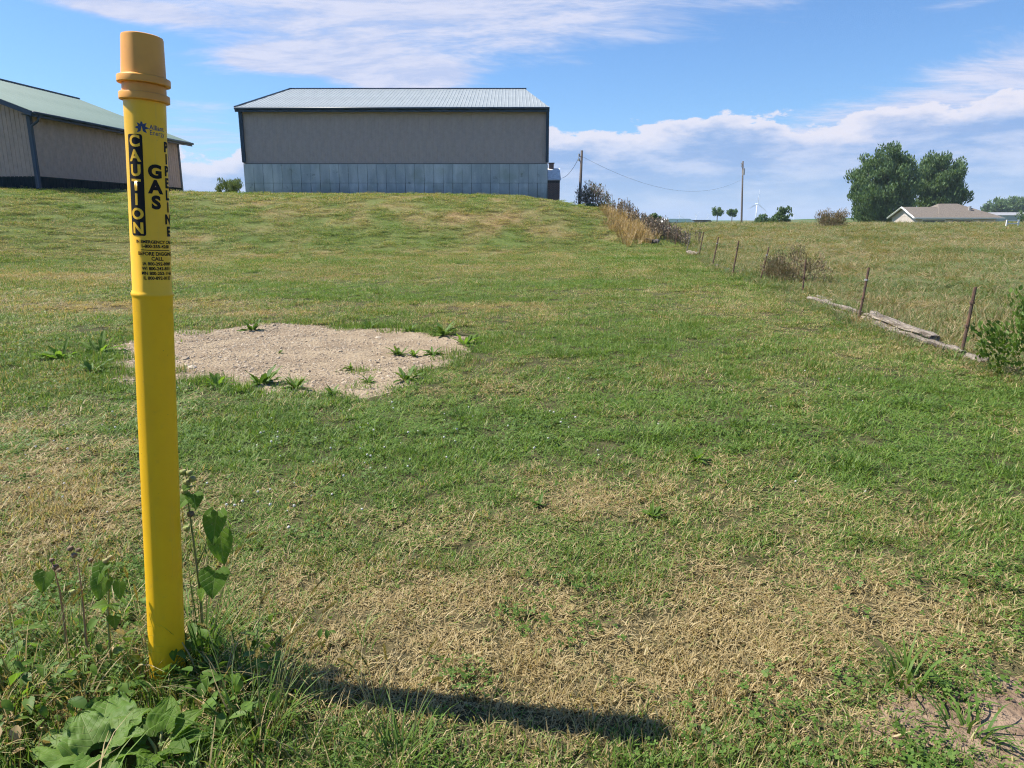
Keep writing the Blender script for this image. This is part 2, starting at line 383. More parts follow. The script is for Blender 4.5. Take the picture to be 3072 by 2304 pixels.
principled('stone', (.4,.33,.26), .9, spec=.15, fn=stone_fn)
principled('soil', (.24,.15,.10), .97, spec=.05, fn=vary((.29,.21,.15), (.18,.125,.088), 9, 8, .35, .65, 1.0, .03))
def yellow_fn(t, b):
    o = objco(t); n = t.noise(o, 9, 5); sp_ = t.noise(o, 130, 2)
    c = t.mix(t.step(n, .35, .7, 0, .6), (.90,.515,.013), (.83,.455,.013))
    c = t.mix(t.step(sp_, .735, .76, 0, .55), c, (.22,.13,.03))
    sm = t.node('ShaderNodeMapping'); t.put(sm.inputs[0], o); sm.inputs['Scale'].default_value = (60, 60, 2.2); sm.inputs['Rotation'].default_value = (.12, .2, 0)
    scr = t.noise(sm.outputs[0], 1.0, 5, .6); c = t.mix(t.step(scr, .60, .74, 0, .35), c, (.60,.40,.09)); c = t.mix(t.step(t.noise(o, 22, 6, .7), .56, .75, 0, .35), c, (.52,.32,.06))   # scuffs and grime
    sz = t.node('ShaderNodeSeparateXYZ'); t.put(sz.inputs[0], o)
    c = t.mix(t.step(t.math('SUBTRACT', t.math('MULTIPLY', n, .16), sz.outputs[2]), .0, .09, 0, .55), c, (.20,.13,.05))   # splashed mud at the foot
    t.l.new(c, b.inputs['Base Color'])
principled('yellow_plastic', (.85,.50,.012), .42, spec=.4, fn=yellow_fn)
principled('faded_cap', (.70,.36,.10), .45, spec=.4, fn=vary((.78,.355,.055), (.66,.285,.045), 7, 4))
principled('ink', (.010,.010,.012), .65, spec=.2)
principled('logo_ink', (.012,.035,.11), .45)
principled('siding_taupe', (.29,.235,.205), .5, spec=.3, fn=streaky((.395,.325,.305), (.335,.28,.265)))
principled('siding_tan', (.31,.245,.205), .5, spec=.3, fn=streaky((.42,.305,.25), (.32,.24,.20)))
principled('trim_blue', (.018,.045,.085), .45, fn=vary((.010,.028,.052), (.017,.040,.068), 1.5))
principled('wainscot', (.006,.017,.021), .7, spec=.15, fn=streaky((.006,.017,.021), (.012,.024,.028)))
principled('roof_metal', (.31,.35,.34), .5, .15, spec=.4, fn=vary((.27,.305,.315), (.33,.365,.375), .6, 6))
principled('roof_green', (.10,.185,.15), .6, 0.0, spec=.25, fn=vary((.16,.245,.21), (.205,.295,.255), .5, 6))
def concrete_fn(t, b):
    o = t.node('ShaderNodeTexCoord').outputs['Object']; gpos = t.node('ShaderNodeNewGeometry').outputs['Position']
    mp = t.node('ShaderNodeMapping'); t.put(mp.inputs[0], gpos); mp.inputs['Scale'].default_value = (1.4, 1.4, .35)
    n = t.noise(mp.outputs[0], 1.1, 7, .62); n2 = t.noise(gpos, 3.5, 6, .7); n3 = t.noise(gpos, .45, 4)
    c = t.mix(t.step(n, .32, .68), (.36,.40,.43), (.53,.56,.58))
    c = t.mix(t.step(n2, .58, .70, 0, .8), c, (.56,.57,.56))
    c = t.mix(t.step(t.noise(gpos, 1.3, 6, .7), .60, .68, 0, .7), c, (.20,.22,.21))
    c = t.mix(t.step(n3, .55, .70, 0, .55), c, (.27,.31,.26))
    oi = t.node('ShaderNodeObjectInfo').outputs['Random']
    c = t.mix(1.0, c, t.mix(oi, (.90,.90,.90), (1.06,1.06,1.06)), 'MULTIPLY')
    sz = t.node('ShaderNodeSeparateXYZ'); t.put(sz.inputs[0], gpos)
    c = t.mix(t.step(t.math('ADD', sz.outputs[2], t.math('MULTIPLY', n2, -1.2)), 2.2, 3.0, .5, 0), c, (.19,.20,.15))   # darker grey-green towards the foot
    t.l.new(c, b.inputs['Base Color']); bumpn(t, b, n2, .25, .02)
principled('concrete', (.42,.42,.41), .9, spec=.2, fn=concrete_fn)
principled('dark_joint', (.12,.125,.12), .95)
def brick_fn(t, b):
    o = objco(t); mp = t.node('ShaderNodeMapping'); t.put(mp.inputs[0], o); mp.inputs['Rotation'].default_value = (R(90), 0, 0)
    k = t.node('ShaderNodeTexBrick'); t.put(k.inputs['Vector'], mp.outputs[0]); k.inputs['Scale'].default_value = 1.0
    k.inputs['Color1'].default_value = (.22,.115,.085,1); k.inputs['Color2'].default_value = (.15,.085,.07,1); k.inputs['Mortar'].default_value = (.27,.24,.22,1)
    k.inputs['Mortar Size'].default_value = .012; k.inputs['Brick Width'].default_value = .22; k.inputs['Row Height'].default_value = .075
    t.l.new(k.outputs[0], b.inputs['Base Color'])
principled('brick', (.2,.1,.08), .9, fn=brick_fn)
principled('white_shingle', (.66,.66,.64), .7, fn=vary((.84,.84,.82), (.66,.66,.64), 5, 6))
principled('shingle', (.17,.15,.135), .95, spec=.1, fn=vary((.20,.175,.15), (.14,.122,.105), 6, 8))
principled('white_paint', (.78,.78,.77), .5)
principled('vinyl', (.45,.40,.36), .6, fn=vary((.46,.41,.37), (.40,.355,.32), 1.0))
principled('door_dark', (.03,.035,.045), .35)
principled('pole_wood', (.16,.125,.10), .9, fn=streaky((.12,.10,.088), (.07,.06,.055), 5, .4))
principled('wire', (.16,.16,.17), .5)
principled('porcelain', (.35,.34,.33), .3)
principled('rust', (.12,.07,.045), .8, fn=vary((.15,.08,.048), (.075,.05,.04), 18, 5, .35, .65, .3))
def log_fn(t, b):
    o = objco(t); mp = t.node('ShaderNodeMapping'); t.put(mp.inputs[0], o); mp.inputs['Scale'].default_value = (1.2, 16, 16)
    n = t.noise(mp.outputs[0], 2.0, 8, .7)
    t.l.new(t.mix(t.step(n, .32, .66), (.075,.06,.05), (.34,.295,.245)), b.inputs['Base Color']); bumpn(t, b, n, .9, .03)
principled('weathered_wood', (.4,.35,.3), .95, spec=.1, fn=log_fn)
principled('bark', (.11,.085,.065), .95, fn=vary((.14,.11,.085), (.075,.06,.045), 6, 6, .35, .65, .6, .03))
principled('stem_green', (.19,.22,.06), .7, fn=vary((.17,.22,.055), (.27,.23,.10), 14))
principled('stem_dry', (.26,.18,.10), .9)
principled('turbine_white', (.80,.82,.84), .5)
principled('petal_white', (.52,.50,.44), .8)
principled('pod', (.22,.26,.07), .7, fn=vary((.20,.27,.06), (.26,.22,.09), 30))
principled('pod_dark', (.14,.10,.07), .95, spec=.1, fn=vary((.09,.065,.05), (.24,.18,.12), 60))

# ------------------------------------------------------------------ GROUND: one sheet out to the horizon
def build_ground():
    xs = np.sinh(np.linspace(-1, 1, 271)*9.4)*1.6
    xs = np.unique(np.concatenate([xs[np.abs(xs) > 14], np.linspace(-14, 14, 150)]))
    ys = np.concatenate([np.linspace(-60, -3, 12)[:-1], np.linspace(-3, 14, 110), 14 + np.cumsum(.16*1.047**np.arange(170))])
    ys = ys[ys < 9000]
    gx, gy = np.meshgrid(xs, ys); z = ground_z(gx, gy)
    V = np.stack([gx, gy, z], -1).reshape(-1, 3); nx, ny = len(xs), len(ys)
    i = np.arange(nx*ny).reshape(ny, nx)
    F = np.stack([i[:-1,:-1], i[:-1,1:], i[1:,1:], i[1:,:-1]], -1).reshape(-1, 4)
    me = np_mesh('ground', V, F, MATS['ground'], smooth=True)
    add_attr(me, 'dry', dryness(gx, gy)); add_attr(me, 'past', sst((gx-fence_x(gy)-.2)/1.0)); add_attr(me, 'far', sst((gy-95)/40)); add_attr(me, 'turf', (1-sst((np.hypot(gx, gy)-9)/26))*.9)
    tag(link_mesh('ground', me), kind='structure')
build_ground()
def patch(name, fn, mat, bx, step=.05, lift=.006):
    x0, x1, y0, y1 = bx
    gx, gy = np.meshgrid(np.arange(x0, x1, step), np.arange(y0, y1, step))
    h = fn(gx, gy); ny, nx = gx.shape
    z = ground_z(gx, gy) + lift + np.clip(h, -.2, .03)*.08 + .008*(fbm(gx*7, gy*7, 3)-.5)
    i = np.arange(nx*ny).reshape(ny, nx)
    ok = np.maximum.reduce([h[:-1,:-1], h[:-1,1:], h[1:,1:], h[1:,:-1]]) > -.10
    F = np.stack([i[:-1,:-1], i[:-1,1:], i[1:,1:], i[1:,:-1]], -1)[ok].reshape(-1, 4)
    me = np_mesh(name, np.stack([gx, gy, z], -1).reshape(-1, 3), F, MATS[mat], smooth=True)
    bm = bmesh.new(); bm.from_mesh(me); bmesh.ops.delete(bm, geom=[v for v in bm.verts if not v.link_faces], context='VERTS'); bm.to_mesh(me); bm.free()
    return link_mesh(name, me)
tag(patch('gravel_patch', gravel_in, 'gravel', (GP[:,0].min()-.3, GP[:,0].max()+.3, GP[:,1].min()-.3, GP[:,1].max()+.3), lift=.004), kind='structure')
tag(patch('bare_soil', soil_in, 'soil', (SOIL.x-.8, SOIL.x+.9, SOIL.y-.6, SOIL.y+.6), .04, .012), kind='structure')

# ------------------------------------------------------------------ metal sheds
def rib_strip(wd, ln, rib=.019, nrib=4):
    """a ribbed steel sheet lying in x (width) / y (length), ribs proud in +z"""
    xs, zs = [0.0], [0.0]; p = wd/nrib
    for k in range(nrib):
        c = (k+.5)*p
        xs += [c-.034, c-.014, c+.014, c+.034]; zs += [0, rib, rib, 0]
    xs.append(wd); zs.append(0)
    n = len(xs); V = [(x, 0, z) for x, z in zip(xs, zs)] + [(x, ln, z) for x, z in zip(xs, zs)]
    return V, [(i, i+1, n+i+1, n+i) for i in range(n-1)]
def sheet_mesh(name, wd, ln, mat, rib=.019, cuts=()):
    V, F = rib_strip(wd, ln, rib); me = bpy.data.meshes.new(name); me.from_pydata(V, [], F)
    if cuts:
        bm = bmesh.new(); bm.from_mesh(me)
        for co, no in cuts:
            bmesh.ops.bisect_plane(bm, geom=bm.verts[:]+bm.edges[:]+bm.faces[:], plane_co=co, plane_no=no, clear_outer=True)
        bm.to_mesh(me); bm.free()
    me.materials.append(MATS[mat]); me.update(); return me
def basis(xa, ya, o):
    xa, ya = Vector(xa).normalized(), Vector(ya).normalized(); za = xa.cross(ya)
    m = Matrix((xa, ya, za)).transposed().to_4x4(); m.translation = o; return m
def panel_run(parent, name, wd, n, ln, mat, o, xa, ya, cutfn=None, rib=.019):
    base = sheet_mesh(name, wd, ln, mat, rib)
    for k in range(n):
        me = base
        if cutfn:
            c = cutfn(k*wd)
            if c: me = sheet_mesh(name, wd, ln, mat, rib, c)
        if not len(me.polygons): continue
        ob = link_mesh(name, me, None, parent)
        ob.matrix_local = basis(xa, ya, Vector(o) + Vector(xa).normalized()*(k*wd))
    return base

# ---- long shed on the concrete wall
FY = 47.0
xl, xr = at_y(524, 330, FY).x, at_y(1183, 330, FY).x
ZE = at_y(850, 240, FY).z; ZC = at_y(850, 354.5, FY).z; ZG = gz(-8, FY)
L_ = xr-xl; DEP = 14.4
shed = tag(empty('machine_shed', (xl, FY, ZG)), 'long taupe metal shed with pale roof standing on a tall grey concrete wall', 'shed')
zc, ze = ZC-ZG, ZE-ZG
MB().box(.06, L_-.06, .14, DEP, zc-.05, ze+.05).build('wall_core', MATS['dark_joint'], shed)
MB().box(.02, L_-.02, .06, DEP-.02, -2.4, zc-.06).build('foundation', MATS['dark_joint'], shed)
nc = 32; cw = L_/nc; zsp = zc*.42
lowm = MB().box(0, cw-.028, 0, .08, -2.4, zsp-.01).mesh('low'); upm = MB().box(0, cw-.014, 0, .08, zsp+.01, zc).mesh('up')
for m_ in (lowm, upm): m_.materials.append(MATS['concrete'])
for k in range(nc):
    for m_ in (lowm, upm):
        o = link_mesh('concrete_panel', m_, None, shed); o.location = (k*cw, random.uniform(-.012, .008), 0)
    if k % 2 == 0:
        pass
for sx in (0.0, L_):
    MB().box(sx-.02 if sx == 0 else sx+.002, sx-.002 if sx == 0 else sx+.02, .03, DEP, -2.4, zc-.02).build('concrete_end_wall', MATS['concrete'], shed)
npn = 21; pw = L_/npn
panel_run(shed, 'wall_panel', pw, npn, ze-zc+.02, 'siding_taupe', (0, .10, zc+.03), (1, 0, 0), (0, 0, 1), rib=.007)
for sx in (0, L_):
    xa = (0, -1, 0) if sx == 0 else (0, 1, 0)
    panel_run(shed, 'end_panel', DEP/16, 16, ze-zc+.02, 'siding_taupe', (sx, DEP if sx == 0 else 0.12, zc+.03), xa, (0, 0, 1))
# corner trim, drip edge, eave fascia
MB().box(-.06, .16, -.05, .07, zc+.10, ze).build('corner_trim', MATS['trim_blue'], shed)
MB().box(L_-.12, L_+.07, -.05, .07, zc+.10, ze).build('corner_trim', MATS['trim_blue'], shed)
MB().box(.17, L_-.13, .02, .09, zc+.005, zc+.05).build('drip_flashing', MATS['dark_joint'], shed)
OVH = .38; HD = 7.2; EI = 1.46
RZ = at_y(850, 192, FY+HD).z - ZG
xe0, xe1 = at_y(507, 236, FY-OVH).x - xl, at_y(1187, 233, FY-OVH).x - xl
MB().box(xe0, xe1, -OVH-.03, -OVH+.03, ze-.10, ze+.17).build('eave_fascia', MATS['trim_blue'], shed)
MB().box(xe0+.03, xe1-.03, -OVH+.04, .0, ze-.03, ze+.0).build('soffit', MATS['trim_blue'], shed)
MB().tube([(xe0, -OVH-.09, ze+.10), (xe1, -OVH-.09, ze+.10)], .075, 8).build('gutter', MATS['trim_blue'], shed, True)
# roof: two sloping decks between a shorter ridge and the eaves, steel sheets 0.92 m wide
zt = ze+.17
xr0, xr1 = at_y(628, 192, FY+HD).x - xl, at_y(1134, 192, FY+HD).x - xl
sl = Vector((0, HD+OVH, RZ-zt)); sl_len = sl.length
def cuts_front(x0):
    out = []
    w0 = xe0 - (xe0 + x0)   # left edge of roof in sheet coordinates is at -x0
    a, b = Vector((-x0, 0, 0)), Vector((-x0 + (xr0-xe0), sl_len, 0))
    if x0 < (xr0-xe0) + .1: d = (b-a); out.append((a, (-d.y, d.x, 0)))
    rw = xe1-xe0
    a, b = Vector((rw-x0, 0, 0)), Vector((rw-x0-(xe1-xr1), sl_len, 0))
    if x0 + .92 > rw-(xe1-xr1) - .1: d = (b-a); out.append((a, (d.y, -d.x, 0)))
    return out
nr = int(math.ceil((xe1-xe0)/.92))
panel_run(shed, 'roof_panel', .92, nr, sl_len, 'roof_metal', (xe0, -OVH, zt), (1, 0, 0), sl, cuts_front, rib=.017)
YB = 2*HD+OVH
back = MB(); back.add([(xe0, YB, zt-.02), (xe1, YB, zt-.02), (xr1, HD+.01, RZ-.01), (xr0, HD+.01, RZ-.01)], [(0, 1, 2, 3)]); back.build('rear_roof', MATS['roof_metal'], shed)
for a, b in ((xe0, xr0), (xe1, xr1)):
    MB().add([(a, -OVH, zt-.01), (a, YB, zt-.01), (b, HD, RZ-.012)], [(0, 1, 2)]).build('end_roof', MATS['roof_metal'], shed)
MB().box(xr0-.1, xr1+.1, HD-.12, HD+.12, RZ-.03, RZ+.045).build('ridge_cap', MATS['trim_blue'], shed)
MB().tube([(xe0, -OVH, zt+.02), (xr0, HD, RZ+.02)], .06, 6).build('rake_trim', MATS['trim_blue'], shed)
MB().box(xe0+.02, xe1-.02, -OVH+.05, YB-.05, zt-.06, zt-.03).build('ceiling', MATS['dark_joint'], shed)

# ---- gabled shed at the left
cx, cy = at_y(74, 330, 36.0).x, 36.0
fx, fy = at_y(386, 330, 49.0).x, 49.0
ZE2 = at_y(63, 238, 36.0).z; ZG2 = gz(cx, cy); hW = 7.0
ang = math.atan2(-(fx-cx), fy-cy)
LEN = math.hypot(fx-cx, fy-cy)
s2 = tag(empty('gabled_shed', (cx, cy, ZG2), ang), 'tan metal shed with green gable roof and dark green base panels behind yellow marker', 'shed')
e2 = ZE2-ZG2; wz = at_y(80, 382, 36.0).z-ZG2
rz2 = e2 + 2.62
MB().box(-2*hW+.08, -.08, .08, LEN-.08, -1.5, e2-.06).build('wall_core', MATS['dark_joint'], s2)
panel_run(s2, 'wall_panel', LEN/14, 14, e2-wz, 'siding_tan', (0, 0, wz), (0, 1, 0), (0, 0, 1))
panel_run(s2, 'wainscot_panel', LEN/14, 14, wz+1.0, 'wainscot', (-.02, 0, -1.02), (0, 1, 0), (0, 0, 1))
ng = 16; gw = 2*hW/ng
def gable_cut(x0):
    s_ = 2.62/hW; h0 = e2-wz; res = []
    # rising rake on the left half, falling on the right half
    res.append(((-x0, h0, 0), Vector((-s_, 1, 0)))); res.append(((2*hW-x0, h0, 0), Vector((s_, 1, 0))))
    return res
panel_run(s2, 'gable_panel', gw, ng, e2-wz+2.62, 'siding_tan', (-2*hW, 0, wz), (1, 0, 0), (0, 0, 1), gable_cut)
panel_run(s2, 'wainscot_panel', gw, ng, wz+1.0, 'wainscot', (-2*hW, .02, -1.02), (1, 0, 0), (0, 0, 1))
MB().box(-2*hW, -.05, -.012, .03, wz-.02, wz+.03).build('base_trim', MATS['wainscot'], s2)
MB().box(-.02, .035, .05, LEN, wz-.02, wz+.03).build('base_trim', MATS['wainscot'], s2)
MB().box(-.13, .05, -.05, .12, -.9, e2-.05).build('corner_trim', MATS['trim_blue'], s2)
MB().box(-.10, .05, LEN-.12, LEN+.05, -.9, e2-.05).build('corner_trim', MATS['trim_blue'], s2)
ov = .62; s_ = 2.62/hW
eo = e2 - ov*s_ + .12
slv = Vector((-(hW+ov), 0, 2.62 + ov*s_)); RL = LEN + 2*ov
panel_run(s2, 'roof_panel', RL/16, 16, slv.length, 'roof_green', (ov, -ov, eo), (0, 1, 0), slv)
panel_run(s2, 'roof_panel', RL/16, 16, slv.length, 'roof_green', (-2*hW-ov, LEN+ov, eo), (0, -1, 0), Vector((hW+ov, 0, 2.62+ov*s_)))
MB().box(ov-.02, ov+.03, -ov, LEN+ov, eo-.24, eo-.012).build('eave_fascia', MATS['trim_blue'], s2)
MB().box(.06, ov-.03, -ov+.04, LEN+ov-.04, eo-.16, eo-.12).build('soffit', MATS['trim_blue'], s2)
MB().box(-hW-.16, -hW+.16, -ov-.02, LEN+ov+.02, rz2+.10, rz2+.17).build('ridge_cap', MATS['trim_blue'], s2)
for yy in (-ov, LEN+ov):
    MB().prism([(ov, eo-.02), (ov, eo-.24), (-hW, rz2-.12), (-2*hW-ov, eo-.24), (-2*hW-ov, eo-.02), (-hW, rz2+.10)], yy-.03, yy+.02).build('rake_trim', MATS['trim_blue'], s2)
MB().tube([(ov+.05, -.25, eo-.22), (ov-.05, -.20, eo-.40), (.16, -.12, eo-.62), (.10, -.10, eo-.95), (.10, -.10, .15), (.16, -.30, .06)], .055, 8).build('downspout', MATS['trim_blue'], s2, True)
MB().tube([(ov+.09, -ov, eo-.08), (ov+.09, LEN+ov, eo-.08)], .07, 8).build('gutter', MATS['trim_blue'], s2, True)

# ---- small brick outbuilding past the long shed
BY = 60.0
bx1 = at_y(1209, 420, BY).x; bx0 = bx1-3.2; bzg = gz(bx1, BY)-.3
bze = at_y(1195, 388, BY).z; bzr = at_y(1195, 366, BY+1.6).z
bh = tag(empty('brick_outbuilding', (bx0, BY, bzg)), 'small brick outbuilding with white roof and chimney past right end of long shed', 'outbuilding')
MB().box(0, 3.2, 0, 3.2, -1, bze-bzg-.02).build('wall', MATS['brick'], bh)
MB().prism([(-.12, bze-bzg-.06), (1.6, bzr-bzg), (3.32, bze-bzg-.06), (3.32, bze-bzg-.0), (1.6, bzr-bzg+.09), (-.12, bze-bzg)], -.08, 3.28, 'x').build('roof', MATS['white_shingle'], bh)
MB().box(0, 3.2, -.02, .03, bze-bzg-.26, bze-bzg-.08).build('eave_board', MATS['pole_wood'], bh)
rfc = MB().box(1.75, 2.15, 1.5, 1.9, bzr-bzg-.2, at_y(1191, 353.5, BY+1.6).z-bzg).build('chimney', MATS['brick'], bh); rfc.location.x = at_y(1191, 360, BY+1.6).x-bx0-1.95
MB().box(1.70, 2.20, 1.45, 1.95, at_y(1191, 353.5, BY+1.6).z-bzg+.003, at_y(1191, 353.5, BY+1.6).z-bzg+.07).build('cap', MATS['pole_wood'], rfc)

# ---- house behind the pasture crest
HY = 112.0
hx0 = at_y(1979, 468, HY).x; hx1 = at_y(2153, 470, HY).x; hw, wd = hx1-hx0, 7.0
hzg = gz(hx0+6, HY); hze = at_y(2000, 468, HY).z-hzg; hzr = at_y(1956, 447, HY+3.5).z-hzg
ho = tag(empty('ranch_house', (hx0, HY, hzg)), 'single storey house with brown shingle roof and white gable trim in front of big trees', 'house')
MB().box(0, hw, 0, wd, -1, hze).build('wall', MATS['vinyl'], ho)
MB().add([(-.02, 0, hze), (-.02, wd, hze), (-.02, wd/2, hzr-.12)], [(0, 1, 2)]).build('gable_siding', MATS['vinyl'], ho)
def slab(name, quad, mat, th=.14):
    q = [Vector(p) for p in quad]; n = (q[1]-q[0]).cross(q[2]-q[0]).normalized()*th
    k = len(q); return MB().add(q + [p-n for p in q], [tuple(range(k)), tuple(range(k, 2*k))[::-1]] + [(i, k+i, k+(i+1)%k, (i+1)%k) for i in range(k)]).build(name, MATS[mat], ho)
slab('roof', [(-.5, -.5, hze-.15), (hw*.5, -.5, hze-.15), (hw*.5, wd/2, hzr), (-.5, wd/2, hzr)], 'shingle')
slab('roof', [(hw*.5, wd+.5, hze-.15), (-.5, wd+.5, hze-.15), (-.5, wd/2, hzr), (hw*.5, wd/2, hzr)], 'shingle')
mr = at_y(2045, 440, HY+4.5).z-hzg; rx0, rx1 = at_y(2027, 440, HY+4.5).x-hx0, at_y(2068, 440, HY+4.5).x-hx0
ml, mrx, my0, my1 = hw*.26, hw+1.0, -.52, 9.6
mb_ = hze-.16
slab('roof', [(ml, my0, mb_), (mrx, my0, mb_), (rx1, 4.5, mr), (rx0, 4.5, mr)], 'shingle', .1)
slab('roof', [(mrx, my0, mb_), (mrx, my1, mb_), (rx1, 4.5, mr)], 'shingle', .1)
slab('roof', [(mrx, my1, mb_), (ml, my1, mb_), (rx0, 4.5, mr), (rx1, 4.5, mr)], 'shingle', .1)
slab('roof', [(ml, my1, mb_), (ml, my0, mb_), (rx0, 4.5, mr)], 'shingle', .1)
for y_, zt_ in ((-.5, hze-.15), (wd+.5, hze-.15)):
    MB().tube([(-.56, y_, zt_-.07), (-.56, wd/2, hzr-.07)], .14, 4).build('gable_trim', MATS['white_paint'], ho)
MB().box(-.5, hw+.9, -.62, -.53, hze-.30, hze-.15).build('eave_trim', MATS['white_paint'], ho)
for a, b in ((.09, .36), (.47, .70)):
    gd = MB().box(hw*a, hw*b, -.06, -.003, -.2, hze-.55).build('garage_door', MATS['door_dark'], ho)
    MB().box(hw*a-.12, hw*b+.12, -.05, -.002, hze-.54, hze-.42).build('frame', MATS['white_paint'], gd)
for k, u in enumerate((.76, .79)):
    MB().tube([(hw*u, 2.2+k*.6, mb_+1.0), (hw*u, 2.2+k*.6, mb_+1.75)], .22, 8).build('roof_vent', MATS['porcelain'], ho)
# low white farm roof and dark roof far off
fb = at_y(1465, 481, 210.0); fbw = tag(empty('farm_building', (fb.x, 210, gz(fb.x, 210))), 'low white-roofed farm building far beyond the fence near small trees', 'building')
zz_ = at_y(1465, 472.5, 210).z - gz(fb.x, 210)
MB().box(-4.2, 4.2, 0, 9, -1, zz_-.9).build('wall', MATS['vinyl'], fbw)
MB().prism([(-4.8, zz_-1.0), (-3.2, zz_), (3.2, zz_), (4.8, zz_-1.0)], -.5, 9.5).build('roof', MATS['white_paint'], fbw)
fb = at_y(1497, 481, 215.0); fbd = tag(empty('farm_building', (fb.x, 215, gz(fb.x, 215))), 'low dark-roofed farm building beside the white-roofed one far away', 'building')
zz_ = at_y(1497, 475, 215).z - gz(fb.x, 215)
MB().box(-5, 5, 0, 8, -1, zz_-.8).build('wall', MATS['vinyl'], fbd)
MB().prism([(-6, zz_-.9), (-5, zz_), (5, zz_), (6, zz_-.9)], -.5, 8.5).build('roof', MATS['shingle'], fbd)
fb = at_y(2195, 463, 330.0); fbr = tag(empty('barn', (fb.x, 330, gz(fb.x, 330))), 'long low pale barn in front of far trees at right edge', 'barn')
zz_ = at_y(2195, 458.5, 330).z - gz(fb.x, 330)
MB().box(-10, 14, 0, 8, -1, zz_-1.2).build('wall', MATS['vinyl'], fbr)
MB().prism([(-.4, zz_-1.3), (4, zz_), (8.4, zz_-1.3)], -10.5, 14.5, 'x').build('roof', MATS['porcelain'], fbr)

# ------------------------------------------------------------------ poles, wires, turbines
def pole(label, px, ptop, pbase, Yd, r, lean):
    b = at_y(px, pbase, Yd); tp = at_y(px+lean, ptop, Yd); g = gz(b.x, Yd)-.3
    p = tag(empty('utility_pole', (b.x, Yd, g)), label, 'pole', 'utility poles')
    MB().tube([(0, 0, -.5), (0, 0, .1), (tp.x-b.x, 0, tp.z-g)], [r, r, r*.68], 10).build('shaft', MATS['pole_wood'], p, True)
    return p, tp, g
pA, tA, gA = pole('leaning dark wooden utility pole beside the mauve shrub near the brick outbuilding', 1251, 325, 452, 58.0, .13, 6)
pB, tB, gB = pole('thin wooden utility pole standing in the open beyond the pasture', 1603, 348, 476, 105.0, .15, 2)
for p, tp, g in ((pA, tA, gA), (pB, tB, gB)):
    for dz in (.45, .8):
        MB().tube([(tp.x-p.location.x-.22, -.1, tp.z-g-dz), (tp.x-p.location.x-.22, -.1, tp.z-g-dz+.2)], .07, 6).build('insulator', MATS['porcelain'], p)
        MB().tube([(tp.x-p.location.x, 0, tp.z-g-dz), (tp.x-p.location.x-.22, -.1, tp.z-g-dz)], .025, 5).build('bracket', MATS['wire'], p)
MB().tube([(tB.x-pB.location.x+.18, -.15, tB.z-gB-1.9), (tB.x-pB.location.x+.18, -.15, tB.z-gB-1.0)], .15, 8).build('transformer', MATS['porcelain'], pB)
def wire(name, label, a, b, sag, r):
    pts = []
    for i in range(33):
        t = i/32; p = a.lerp(b, t); p.z -= 4*sag*t*(1-t); pts.append(p)
    o = Vector(a); tag(MB().tube([p-o for p in pts], r, 5).build(name, MATS['wire']), label, 'wire').location = o
wa = tA - Vector((0, .12, .45)); wb = tB - Vector((.2, .1, 2.6))
wire('power_line', 'single sagging overhead wire strung between the two utility poles', wa, wb, 2.05, .010)
wire('service_drop', 'short overhead wire from leaning pole down to the brick outbuilding', wa + Vector((-.2, 0, 0)), Vector((bx1+.12, BY-.1, at_y(1212, 385, BY).z)), .35, .016)
def turbine(label, px, hub, Yd, bl, rot, yaw):
    h = at_y(px, hub, Yd); g = gz(h.x, Yd)
    t = tag(empty('wind_turbine', (h.x, Yd, g), yaw), label, 'wind turbine', 'wind turbines')
    hz = h.z-g; k = bl/45
    MB().tube([(0, 0, -30), (0, 0, hz-2*k)], [2.6*k, 1.5*k], 10).build('tower', MATS['turbine_white'], t, True)
    MB().box(-1.9*k, 1.9*k, -3*k, 7*k, hz-1.9*k, hz+1.9*k).build('nacelle', MATS['turbine_white'], t)
    MB().tube([(0, -2.8*k, hz), (0, -4.5*k, hz), (0, -6*k, hz)], [1.9*k, 1.7*k, .5*k], 10).build('hub', MATS['turbine_white'], t, True)
    for j in range(3):
        a = R(rot + 120*j); d = Vector((math.sin(a), 0, math.cos(a))); n = Vector((math.cos(a), 0, -math.sin(a)))
        c = Vector((0, -4.2*k, hz)); vs = []
        for rr, ch in ((1.2, .9), (5, 1.2), (11, 2.0), (25, 1.3), (40, .6), (45, .12)):
            vs += [c + d*rr*k + n*ch*k + Vector((0, .35*k, 0)), c + d*rr*k - n*ch*k*.6 - Vector((0, .25*k, 0)), c + d*rr*k - n*ch*k*.6 + Vector((0, .5*k, 0))]
        fs = []
        for i in range(5):
            for q in range(3): fs.append((i*3+q, i*3+(q+1)%3, i*3+3+(q+1)%3, i*3+3+q))
        MB().add(vs, fs).build('blade', MATS['turbine_white'], t)
turbine('largest wind turbine, just right of the far utility pole', 1635.5, 440, 2500, 47, 4, .35)
turbine('distant wind turbine above the low farm buildings, one blade straight up', 1467.5, 466, 4600, 45, 0, .2)
turbine('distant wind turbine left of the two round trees', 1504, 465, 4300, 45, 55, .9)
turbine('faint distant wind turbine beside the nearer round tree', 1530, 463.5, 5200, 45, 80, .1)
turbine('faint distant wind turbine right of the skyline shrub', 1715, 462, 4800, 45, 0, .1)

